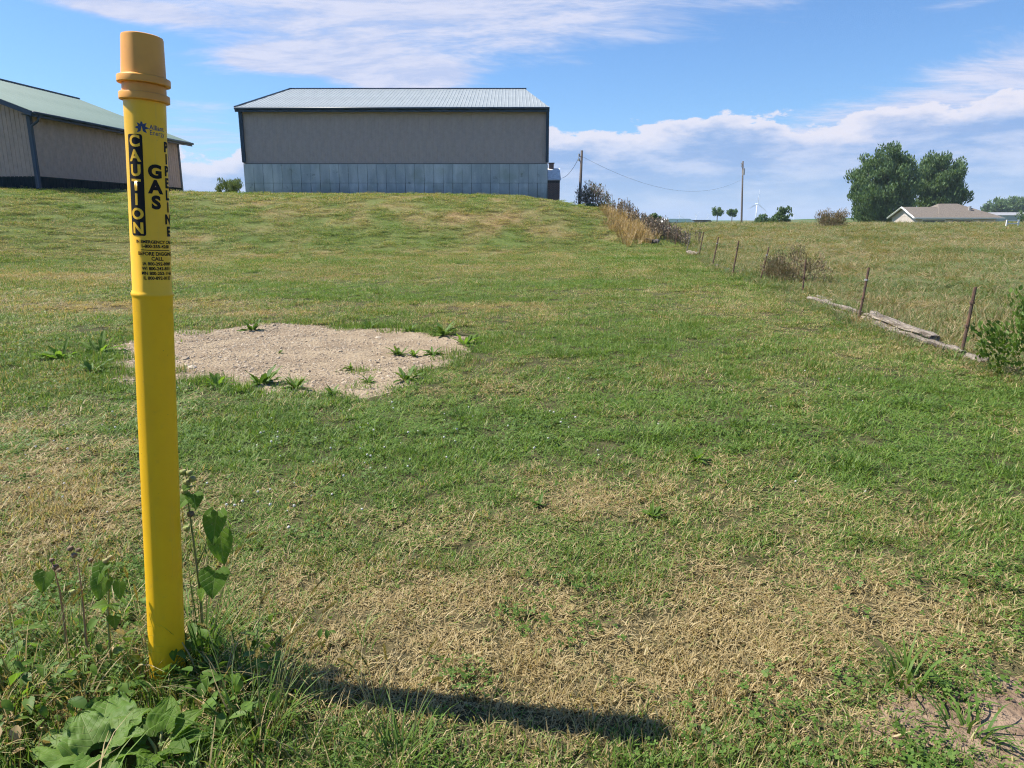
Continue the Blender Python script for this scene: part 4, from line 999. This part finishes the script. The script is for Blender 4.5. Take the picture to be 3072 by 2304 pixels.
def tussock(name, label, px, py, n, h, spread, wdt, seed, mat='lush', flop=.6, heads=0, cat='grass tuft', group=None):
    c = at(px, py); e = tag(empty(name, c), label, cat, group)
    V, F, rn = grass_clump_geo(n, h, spread, wdt, seed, flop)
    link_mesh('blades', np_mesh('blades', V, F, MATS[mat], rn), None, e)
    rg = random.Random(seed)
    for k in range(heads):
        a = rg.uniform(0, 6.28); hl = h*rg.uniform(1.0, 1.5); q = rg.uniform(.1, .4)
        p0 = Vector((math.cos(a)*spread*.2, math.sin(a)*spread*.2, 0)); p1 = p0 + Vector((math.cos(a)*q*hl*.5, math.sin(a)*q*hl*.5, hl*.6)); p2 = p0 + Vector((math.cos(a)*q*hl*1.1, math.sin(a)*q*hl*1.1, hl))
        stalk(e, [p0, p1, p2], .0012, .0009)
        d = (p2-p1).normalized(); d = (d + Vector((math.cos(a), math.sin(a), -.2))*.25).normalized()
        ll = rg.uniform(.035, .06); nb = 150; VV = []; FF = []
        for i in range(nb):
            t = i/nb; cc = p2 + d*ll*t + Vector((math.cos(a), math.sin(a), -.6))*.012*t*t; rad = .0038*(math.sin(math.pi*(.1+.85*t))**.6)
            rv = Vector((rg.gauss(0, 1), rg.gauss(0, 1), rg.gauss(0, 1))); rv = (rv - d*rv.dot(d)).normalized()
            tip = cc + rv*rad*2.0 + d*.006; s_ = d.cross(rv)*.0011
            VV += [cc-s_, cc+s_, tip]; FF.append((3*i, 3*i+1, 3*i+2))
        hd = link_mesh('seed_head', np_mesh('seed_head', np.array([tuple(v) for v in VV]), np.array(FF), MATS['seedhead'], np.array([rg.random() for _ in FF])), None, e)
    return e
tussock('foxtail_clump', 'dark foxtail grass clump hugging the right foot of yellow post', 430, 1430, 95, .34, .16, .006, 71, 'lush', .55, 4)
tussock('foxtail_clump', 'foxtail grass clump with bristly heads right of the burdock', 560, 1600, 70, .26, .22, .006, 72, 'lush', .8, 8)
tussock('foxtail_clump', 'foxtail grass in front of the foot of yellow post', 335, 1500, 60, .22, .18, .005, 73, 'lush', .8, 5)
tussock('foxtail_clump', 'foxtail grass clump left of yellow post among the dry weeds', 165, 1420, 60, .22, .22, .005, 74, 'lush', .9, 6)
tussock('foxtail_clump', 'foxtail grass at the bottom edge below the post shadow', 860, 1650, 55, .22, .20, .006, 75, 'lush', .8, 5)
tussock('foxtail_clump', 'yellowish foxtail grass at the left edge above the burdock', 60, 1520, 50, .24, .20, .005, 76, 'seedhead', .8, 6)
tussock('foxtail_clump', 'grass clump in the post shadow just right of its foot', 520, 1490, 70, .22, .24, .006, 77, 'lush', .7, 3)
tussock('crabgrass_clump', 'bright green wide-bladed grass clump beside the bare soil', 1960, 1475, 50, .16, .2, .009, 81, 'lush', .9)
tussock('crabgrass_clump', 'wide-bladed grass sprig on the bare soil at the right edge', 2090, 1590, 26, .17, .16, .009, 82, 'lush', 1.0)
tussock('crabgrass_clump', 'wide-bladed grass sprig just below the brightest grass clump', 2060, 1520, 18, .14, .16, .010, 83, 'lush', 1.1)
for k, (px, py, lab, n_, h_) in enumerate([(1395, 945, 'long-bladed lush grass tuft right of centre in the lawn', 110, .15), (1210, 770, 'bright grass tuft right of the gravel patch', 120, .17), (1620, 925, 'pale arching grass tuft in the middle right of the lawn', 80, .15),
                                           (1840, 1010, 'lush grass tuft in the right part of the lawn', 120, .15), (1975, 880, 'lush grass tuft below the fallen beams', 120, .15), (1000, 905, 'lush grass tuft below the right end of gravel', 90, .13), (650, 890, 'grass tuft just below the gravel', 90, .12)]):
    tussock('grass_tuft', lab, px, py, n_, h_, .4, .006, 90+k, 'lush', .8)
for px, py, lab, k in TUFTS: tussock('grass_tuft', lab, px, py, 45, .22, .35, .008, 130+k, 'straw' if k % 3 == 1 else 'lush', .7)
def dock(label, px, py, n, L, seed, name='broadleaf_weed'):
    c = at(px, py); rg = random.Random(seed)
    n = int(n*1.7); rosette(name, label, c, [(rg.uniform(0, 360), rg.uniform(5, 70), L*rg.uniform(.35, 1.0), L*.22*rg.uniform(.6, 1.3), rg.uniform(.0, .3)*L*(L > .12), .01) for k in range(n)], 'lance', rg.choice(['lush', 'weed_leaf']), .12)
dock('broad-leaved weed cluster at the right end of gravel', 957, 725, 14, .26, 1); dock('dark weed on the far edge of gravel', 545, 714, 10, .20, 2)
dock('broad-leaved weed at the gravel edge right of the post', 565, 832, 12, .20, 3); dock('broad-leaved weed on the near edge of gravel, left half', 470, 836, 12, .16, 4)
dock('leafy weed on the lower right edge of gravel', 880, 822, 14, .17, 5); dock('small weed standing in the middle of gravel, right half', 757, 800, 9, .10, 6)
dock('small flat weed near the lower right of gravel', 795, 828, 9, .10, 7); dock('feathery weed in the right part of gravel', 860, 768, 12, .16, 8); dock('feathery weed right of another inside the gravel', 935, 768, 12, .15, 9)
dock('leafy weed left of the gravel patch', 130, 775, 14, .24, 10); dock('leafy weed at the left corner of the gravel patch', 215, 765, 14, .26, 11); dock('leafy weed below left corner of the gravel', 200, 805, 12, .2, 12)
dock('dandelion-like rosette in the lawn right of centre', 1505, 998, 12, .10, 13); dock('small rosette in the dry lawn patch', 1410, 1120, 9, .09, 14); dock('rosette in the right half near the dry lawn', 1950, 700, 9, .1, 15)
dock('leafy weed at the near edge of gravel just left of the bare end', 640, 842, 12, .16, 19); dock('weed at the near edge of gravel, below its middle', 720, 858, 10, .12, 20); dock('weed on the right end edge of gravel', 1005, 745, 12, .2, 21); dock('weed on the far edge of gravel, right part', 800, 709, 12, .16, 22); dock('feathery weed between two others in the right part of gravel', 895, 772, 10, .12, 23)
dock('flat weed near the far edge of gravel, centre right', 885, 716, 10, .16, 16); dock('tiny weed at the gravel middle', 605, 765, 7, .07, 17); dock('weed rosette in front of the dry patch', 1165, 1095, 8, .08, 18)

# ------------------------------------------------------------------ instanced ground cover (uncountable)
def gn_scatter(name, pts, rot, scl, idx, dry, protos, kind='stuff', label=None, cat=None):
    col = bpy.data.collections.new(name + '_protos')             # never linked to the scene: only the scattered copies show
    for i, me in enumerate(protos):
        o = bpy.data.objects.new('%s_proto_%02d' % (name, i), me); col.objects.link(o)
    me = bpy.data.meshes.new(name); n = len(pts); me.vertices.add(n); me.vertices.foreach_set('co', np.asarray(pts, np.float32).ravel())
    for nm, typ, arr in (('rot', 'FLOAT_VECTOR', rot), ('scl', 'FLOAT_VECTOR', scl)):
        a = me.attributes.new(nm, typ, 'POINT'); a.data.foreach_set('vector', np.asarray(arr, np.float32).ravel())
    a = me.attributes.new('idx', 'INT', 'POINT'); a.data.foreach_set('value', np.asarray(idx, np.int32))
    add_attr(me, 'dry', dry); me.update()
    ob = link_mesh(name, me); tag(ob, label, cat, kind=kind)
    g = bpy.data.node_groups.new(name, 'GeometryNodeTree')
    g.interface.new_socket('Geometry', in_out='INPUT', socket_type='NodeSocketGeometry'); g.interface.new_socket('Geometry', in_out='OUTPUT', socket_type='NodeSocketGeometry')
    N = g.nodes; gi, go = N.new('NodeGroupInput'), N.new('NodeGroupOutput'); ip = N.new('GeometryNodeInstanceOnPoints'); ci = N.new('GeometryNodeCollectionInfo')
    ci.inputs['Collection'].default_value = col; ci.inputs['Separate Children'].default_value = True; ci.inputs['Reset Children'].default_value = True
    def na(nm, typ):
        x = N.new('GeometryNodeInputNamedAttribute'); x.data_type = typ; x.inputs['Name'].default_value = nm; return x.outputs['Attribute']
    g.links.new(gi.outputs[0], ip.inputs['Points']); g.links.new(ci.outputs[0], ip.inputs['Instance']); ip.inputs['Pick Instance'].default_value = True
    g.links.new(na('idx', 'INT'), ip.inputs['Instance Index']); g.links.new(na('rot', 'FLOAT_VECTOR'), ip.inputs['Rotation']); g.links.new(na('scl', 'FLOAT_VECTOR'), ip.inputs['Scale'])
    g.links.new(ip.outputs[0], go.inputs[0])
    md = ob.modifiers.new('scatter', 'NODES'); md.node_group = g
    return ob
def turf(n, rad, h, wd_, seed, flop=.55, seg=2):
    rg = np.random.default_rng(seed); V = []; F = []; Rn = []
    for b_ in range(n):
        a0 = rg.random()*6.283; r0 = rad*math.sqrt(rg.random()); p = np.array([math.cos(a0)*r0, math.sin(a0)*r0, -.004])
        a = rg.random()*6.283; dh = np.array([math.cos(a), math.sin(a), 0]); sd_ = np.array([-math.sin(a), math.cos(a), 0])
        rn = rg.random(); L = h*(.5+.8*rg.random()); el_ = R(rg.uniform(6, 74)); cv = flop*rg.random(); w0 = wd_*(.7+.6*rg.random())
        k = len(V)
        for i in range(seg):
            V += [p-sd_*w0*.5*(1-.35*i/seg), p+sd_*w0*.5*(1-.35*i/seg)]
            e_ = el_ - cv*(i+.5)*1.3; p = p + (dh*math.cos(e_)+np.array([0,0,1])*math.sin(e_))*L/seg
        V += [p-sd_*w0*.08, p+sd_*w0*.08]
        F += [(k+2*i, k+2*i+1, k+2*i+3, k+2*i+2) for i in range(seg)]; Rn += [rn]*seg
    return np.array(V), np.array(F), np.array(Rn)
def turf_protos(nm, k, *a, mat='lawn', **kw):
    out = []
    for i in range(k):
        V, F, rn = turf(*a, seed=300+i, **kw); out.append(np_mesh(nm, V, F, MATS[mat], rn))
    return out
def sample(y0, y1, dens, side, n_guess=400000, seed=1):
    """random ground points with a density (per m2) that falls with distance; side -1 lawn, +1 pasture"""
    rg = np.random.default_rng(seed); ys = np.linspace(y0, y1, 600); wid = 2*(.86*ys+2.2); cdf = np.cumsum(dens(ys)*wid); tot = cdf[-1]*(ys[1]-ys[0])
    n = int(tot); y = np.interp(rg.random(n)*cdf[-1], cdf, ys); x = (rg.random(n)*2-1)*(.86*y+2.2)
    fxx = fence_x(y); ok = (x < fxx+.15) if side < 0 else (x > fxx-.25)
    if side < 0: ok &= ~((y > 46.8) & (x < 3.2))
    ok &= (gravel_in(x, y) < .11*rg.normal(size=n) - .02 + .35*(rg.random(n) < .03)) & (soil_in(x, y) < .02+.05*rg.normal(size=n))
    for c_ in SHADED: ok &= np.hypot(x-c_[0], y-c_[1]) > c_[2]
    return x[ok], y[ok], rg
SHADED = [(at(205, 1640).x, at(205, 1640).y, .19), (at(345, 1630).x, at(345, 1630).y, .12)]      # under the burdock leaves
# lawn
x, y, rg = sample(.35, 52, lambda Y: 300*np.minimum(1, (2.8/Y))**1.5, -1, seed=2)
dist = np.hypot(x, y); dr = dryness(x, y); n = len(x)
gs = np.maximum(1, (dist/2.8)**.62)
tall = np.clip(1 + 1.2*(fbm(x*1.7+70, y*1.7, 3)-.5) + 1.5*(fbm(x*5.5+7, y*5.5, 2)-.5) - .35*dr, .4, 2.1)
tall = tall + 1.2*np.exp(-((46.7-y)/.35)**2)*(x < 2.6)
wz_ = np.exp(-((x-pb.x+.15)/.75)**2-((y-pb.y+.28)/.42)**2); tall = tall + 1.6*wz_
edge_g = np.exp(-(np.maximum(0, -gravel_in(x, y))/.22)**2); tall = tall + 1.2*edge_g; dr = np.clip(dr-.3*edge_g, .03, 1)
fe = np.exp(-((fence_x(y)-x)/.3)**2); tall = tall + .5*fe
hs = tall*(1 + .10*(gs-1))
pts = np.stack([x, y, ground_z(x, y)], 1); rot = np.stack([rg.normal(size=n)*.12, rg.normal(size=n)*.12, rg.random(n)*6.283], 1)
tier = (gs > 1.7).astype(int) + (gs > 3.1).astype(int); gk = gs/np.array([1, 2.2, 4.2])[tier]
scl = np.stack([gk*(.8+.4*rg.random(n)), gk*(.8+.4*rg.random(n)), hs*(.75+.5*rg.random(n))], 1)
protos = turf_protos('lawn_turf', 8, 100, .084, .040, .0037) + turf_protos('lawn_turf_mid', 6, 190, .185, .042, .0065) + turf_protos('lawn_turf_far', 6, 300, .353, .046, .0125)
gn_scatter('lawn_grass', pts, rot, scl, np.where(tier == 0, rg.integers(0, 8, n), np.where(tier == 1, 8+rg.integers(0, 6, n), 14+rg.integers(0, 6, n))), dr, protos, label='mown lawn of green and dry grass covering the slope', cat='grass')
print('lawn clumps', n)
# pasture
x, y, rg = sample(5, 100, lambda Y: 90*np.minimum(1, (7/Y))**1.35, +1, seed=3)
dist = np.hypot(x, y); dr = dryness(x, y); n = len(x); gs = np.maximum(1, (dist/7)**.6)
pts = np.stack([x, y, ground_z(x, y)], 1); rot = np.stack([rg.normal(size=n)*.15, rg.normal(size=n)*.15, rg.random(n)*6.283], 1)
hs = np.clip(.7+1.7*(fbm(x*.8+11, y*.8, 4)-.35), .45, 2.2) + .9*np.exp(-((x-fence_x(y)-.15)/.3)**2)*rg.random(n)
hs = hs*(1 + 1.3*sst((y-45)/30)*rg.random(n)**4)
scl = np.stack([gs*(.8+.5*rg.random(n)), gs*(.8+.5*rg.random(n)), hs*(.7+.6*rg.random(n))*(1+.2*(gs-1))], 1)
gn_scatter('pasture_grass', pts, rot, scl, rg.integers(0, 8, n), dr, turf_protos('pasture_turf', 8, 90, .16, .105, .0065, mat='pasture', flop=.9), label='rough grazed pasture grass beyond the fence posts', cat='grass')
print('pasture clumps', n)
# rank, unmown tangle round the foot of the post
rg = np.random.default_rng(15); n = 420; x = rg.normal(pb.x-.10, .42, n); y = rg.normal(pb.y-.22, .30, n)
ok = (y > .75) & (np.hypot(x-pb.x, y-pb.y) > .07)
for c_ in SHADED: ok &= np.hypot(x-c_[0], y-c_[1]) > c_[2]+.04
ok = ok; x, y = x[ok], y[ok]; n = len(x)
tg = []
for i in range(7):
    V, F, rn = grass_clump_geo(11, .17, .10, .0045, 900+i, .9, 4, .7); tg.append(np_mesh('tangle', V, F, MATS['lawn'], rn))
sc_ = .55+.75*rg.random(n)*np.exp(-((x-pb.x)/.6)**2)
gn_scatter('rank_grass', np.stack([x, y, ground_z(x, y)], 1), np.stack([rg.normal(size=n)*.2, rg.normal(size=n)*.2, rg.random(n)*6.28], 1), np.stack([sc_*1.2, sc_*1.2, sc_], 1), rg.integers(0, 7, n), np.clip(.42+.35*rg.normal(size=n), .05, .95), tg, label='rank unmown grass tangled round the foot of yellow post', cat='grass')
rg = np.random.default_rng(21); n = 150; x = np.concatenate([rg.normal(pb.x-.42, .30, n), rg.normal(pb.x+.12, .22, 50)]); y = np.concatenate([rg.normal(pb.y-.20, .26, n), rg.normal(pb.y-.18, .2, 50)])
ok = (y > .8) & (np.hypot(x-pb.x, y-pb.y) > .1)
for c_ in SHADED: ok &= np.hypot(x-c_[0], y-c_[1]) > c_[2]
x, y = x[ok], y[ok]; n = len(x); tl = []
for i in range(8):
    VV, FF, off_ = [], [], 0; rr_ = random.Random(700+i)
    for k in range(7):
        V, F = leaf_blade(rr_.uniform(.022, .05), rr_.uniform(.012, .035), rr_.choice(['heart', 'lance']), .6, .3, 4, 2, seed=k)
        Mx = Matrix.Translation((rr_.gauss(0, .03), rr_.gauss(0, .03), rr_.uniform(.01, .13))) @ Matrix.Rotation(rr_.uniform(0, 6.28), 4, 'Z') @ Matrix.Rotation(rr_.uniform(-.3, 1.0), 4, 'Y')
        VV += [tuple(Mx @ Vector(v)) for v in V]; FF += [tuple(a+off_ for a in f) for f in F]; off_ += len(V)
    tl.append(np_mesh('leafy', np.array(VV), np.array(FF), MATS['straw' if i == 2 else 'weed_leaf' if i in (4, 6) else 'lush'], np.repeat(np.random.default_rng(i).random(7), len(FF)//7), smooth=True))
gn_scatter('weed_tangle', np.stack([x, y, ground_z(x, y)], 1), np.stack([rg.normal(size=n)*.2, rg.normal(size=n)*.2, rg.random(n)*6.28], 1), np.repeat(.6+.7*rg.random((n, 1)), 3, 1), rg.integers(0, 8, n), np.zeros(n), tl, label='small leafy weeds tangled low around yellow post', cat='weeds')
# gravel
def stones(k):
    out = []
    for i in range(k):
        bm = bmesh.new(); bmesh.ops.create_icosphere(bm, subdivisions=1, radius=1); rg_ = random.Random(i)
        sx, sy, sz = rg_.uniform(.8, 1.3), rg_.uniform(.6, 1), rg_.uniform(.4, .7)
        for v in bm.verts: v.co = Vector((v.co.x*sx, v.co.y*sy, v.co.z*sz))*rg_.uniform(.75, 1.15)
        me = bpy.data.meshes.new('stone'); bm.to_mesh(me); bm.free(); me.materials.append(MATS['stone']); out.append(me)
    return out
rg = np.random.default_rng(5); n = 52000
x = rg.uniform(GP[:,0].min()-.3, GP[:,0].max()+.3, n); y = rg.uniform(GP[:,1].min()-.3, GP[:,1].max()+.3, n)
gi_ = gravel_in(x, y); coarse = fbm(x*.9, y*.9+20, 3) + .35*np.clip((-1.6-x)/2, -1, 1)
ok = (gi_ > -.12+.10*rg.random(n)) & (rg.random(n) < np.clip(.35+1.6*(coarse-.35), .12, 1)); x, y, gi_ = x[ok], y[ok], gi_[ok]; n = len(x)
s = .0060*np.exp(rg.normal(size=n)*.55)
gn_scatter('gravel', np.stack([x, y, ground_z(x, y)+.004+np.clip(gi_, -.2, .03)*.08], 1), rg.normal(size=(n,3))*np.array([.3,.3,3]), np.repeat(s[:,None], 3, 1), rg.integers(0, 6, n), np.zeros(n), stones(6), label='loose tan gravel stones covering the bare patch', cat='gravel')
# low broad-leaved clover and plantain mixed through the near turf
rg = np.random.default_rng(33); n = 9000; y = .6+9.5*rg.random(n)**.8; x = (rg.random(n)*2-1)*(.8*y+1.0)
ok = (fbm(x*1.3+4, y*1.3+50, 3) + .25*(rg.random(n)-.5) > .655) & (gravel_in(x, y) < -.03) & (soil_in(x, y) < -.03) & (x < fence_x(y)); x, y = x[ok], y[ok]; n = len(x); tl = []
for i in range(6):
    VV, FF, off_ = [], [], 0; rr_ = random.Random(1700+i)
    for k in range(16):
        r_ = rr_.uniform(.006, .012); c_ = Vector((rr_.gauss(0, .035), rr_.gauss(0, .035), rr_.uniform(.012, .045))); nn = Vector((rr_.gauss(0, .35), rr_.gauss(0, .35), 1)).normalized(); u_ = nn.orthogonal().normalized(); v_ = nn.cross(u_)
        for q in range(3):
            a0 = q*2.094+rr_.random(); d_ = u_*math.cos(a0)+v_*math.sin(a0); e_ = nn.cross(d_)
            VV += [tuple(c_), tuple(c_+d_*r_*.7+e_*r_*.5), tuple(c_+d_*r_*1.1), tuple(c_+d_*r_*.7-e_*r_*.5)]; FF.append((off_, off_+1, off_+2, off_+3)); off_ += 4
    tl.append(np_mesh('clover_leaf', np.array(VV), np.array(FF), MATS['lush'], np.random.default_rng(i).random(len(FF))))
gn_scatter('clover_leaves', np.stack([x, y, ground_z(x, y)], 1), np.stack([rg.normal(size=n)*.1, rg.normal(size=n)*.1, rg.random(n)*6.28], 1), np.repeat(.8+.6*rg.random((n, 1)), 3, 1), rg.integers(0, 6, n), np.zeros(n), tl, label='low green clover leaves in patches through the lawn', cat='clover')
print('clover', n)
# white clover heads
def clover():
    m_ = bmesh.new(); bmesh.ops.create_icosphere(m_, subdivisions=1, radius=.009, matrix=Matrix.Translation((0, 0, .05))); me = bpy.data.meshes.new('clover')
    for k in range(3):
        a = k*2.1; c = [m_.verts.new(v) for v in ((.0015*math.cos(a), .0015*math.sin(a), 0), (.0015*math.cos(a+2), .0015*math.sin(a+2), 0), (0, 0, .045))]; m_.faces.new(c)
    m_.to_mesh(me); m_.free(); me.materials.append(MATS['petal_white']); return me
rg = np.random.default_rng(6); cl_ = [(540, 960, .9), (720, 1000, .8), (800, 960, .6), (330, 1000, .8), (1400, 950, .9), (150, 930, .8), (620, 1120, .5), (950, 930, .6), (1500, 830, 1.0)]
xy = np.concatenate([np.stack([rg.normal(at(a, b_).x, s_*.8, 13), rg.normal(at(a, b_).y, s_*.6, 13)], 1) for a, b_, s_ in cl_]); x, y = xy[:,0], xy[:,1]; n = len(x)
ok = gravel_in(x, y) < -.1; x, y = x[ok], y[ok]; n = len(x)
gn_scatter('clover_flowers', np.stack([x, y, ground_z(x, y)], 1), rg.normal(size=(n,3))*.2, np.repeat((.45+.5*rg.random((n,1))), 3, 1), np.zeros(n, int), np.zeros(n), [clover()], label='small white clover heads dotted through the lawn', cat='clover')
# weedy bank at the shoulder of the mound: tan grass in front, dead stalks behind
def mass(name, label, cat, pts_, hs_, mat, seed, kind_, nb, wd_):
    VV, FF, RR = [], [], []; off = 0
    for i, (p, h_) in enumerate(zip(pts_, hs_)):
        if kind_ == 'grass': V, F, rn = grass_clump_geo(nb, h_, .5, wd_, seed+i, .35, 3)
        else:
            V, F, rn = [], [], []; rgx = np.random.default_rng(seed+i)
            for q in range(nb):
                a = rgx.random()*6.28; b0 = np.array([rgx.normal()*.12, rgx.normal()*.12, 0]); tp_ = b0 + np.array([math.cos(a)*.1, math.sin(a)*.1, 1])*h_*(.6+.5*rgx.random())
                k = len(V); w2 = np.array([wd_, 0, 0]); V += [b0-w2/2, b0+w2/2, tp_+w2/3, tp_-w2/3]; F.append((k, k+1, k+2, k+3)); rn.append(rgx.random())
                for lf in range(9):
                    t = .35+.65*rgx.random(); c_ = b0+(tp_-b0)*t; d_ = rgx.normal(size=3); d_[2] = abs(d_[2])+.6; d_ /= np.linalg.norm(d_); L_2 = .10*(.6+rgx.random()); s_2 = np.cross(d_, rgx.normal(size=3)); s_2 /= np.linalg.norm(s_2); k = len(V)
                    V += [c_, c_+d_*L_2*.5+s_2*.022, c_+d_*L_2, c_+d_*L_2*.5-s_2*.022]; F.append((k, k+1, k+2, k+3)); rn.append(rgx.random())
            V, F, rn = np.array(V), np.array(F), np.array(rn)
        VV.append(V+np.array(p)); FF.append(F+off); RR.append(rn); off += len(V)
    o = link_mesh(name, np_mesh(name, np.concatenate(VV), np.concatenate(FF), MATS[mat], np.concatenate(RR))); tag(o, label, cat, kind='stuff'); return o
def bank(pix, n, jx, jy, seed):
    rgx = np.random.default_rng(seed); P0 = [at(*p) for p in pix]; out = []
    for i in range(n):
        t = rgx.random()*(len(P0)-1); k = int(t); q = P0[k].lerp(P0[k+1], t-k); x_, y_ = q.x+rgx.normal()*jx, q.y+rgx.normal()*jy; out.append((x_, y_, gz(x_, y_)))
    return out
pp = bank([(1328, 462), (1345, 488), (1362, 505), (1385, 520)], 210, .45, .8, 1); mass('tall_dry_grass', 'tall tan dry grass on the shoulder of the mound', 'grass', pp, np.random.default_rng(2).uniform(.32, .72, 210), 'straw', 500, 'grass', 26, .022)
pp = bank([(1338, 464), (1352, 480), (1375, 500), (1400, 515), (1425, 522)], 90, .5, 1.0, 3); pp = [(a+.9, b_+1.2, gz(a+.9, b_+1.2)) for a, b_, c_ in pp]
mass('dead_weeds', 'grey-brown dead weed stalks behind the tall tan grass', 'weeds', pp, np.random.default_rng(4).uniform(.4, .95, 90), 'weed_dead', 800, 'weed', 6, .02)

# ------------------------------------------------------------------ summer haze: one even box of air round everything
hm = bpy.data.materials.new('haze'); hm.use_nodes = True; ht = NT(hm.node_tree); hm.node_tree.nodes.clear()
hv = ht.node('ShaderNodeVolumePrincipled'); hv.inputs['Density'].default_value = .00020; hv.inputs['Color'].default_value = (.66, .80, 1, 1)
ho_ = ht.node('ShaderNodeOutputMaterial'); ht.l.new(hv.outputs[0], ho_.inputs['Volume'])
tag(MB().box(-9400, 9400, -70, 9500, -36, 125).build('haze', hm), 'pale blue summer haze in the air', 'haze', kind='stuff')
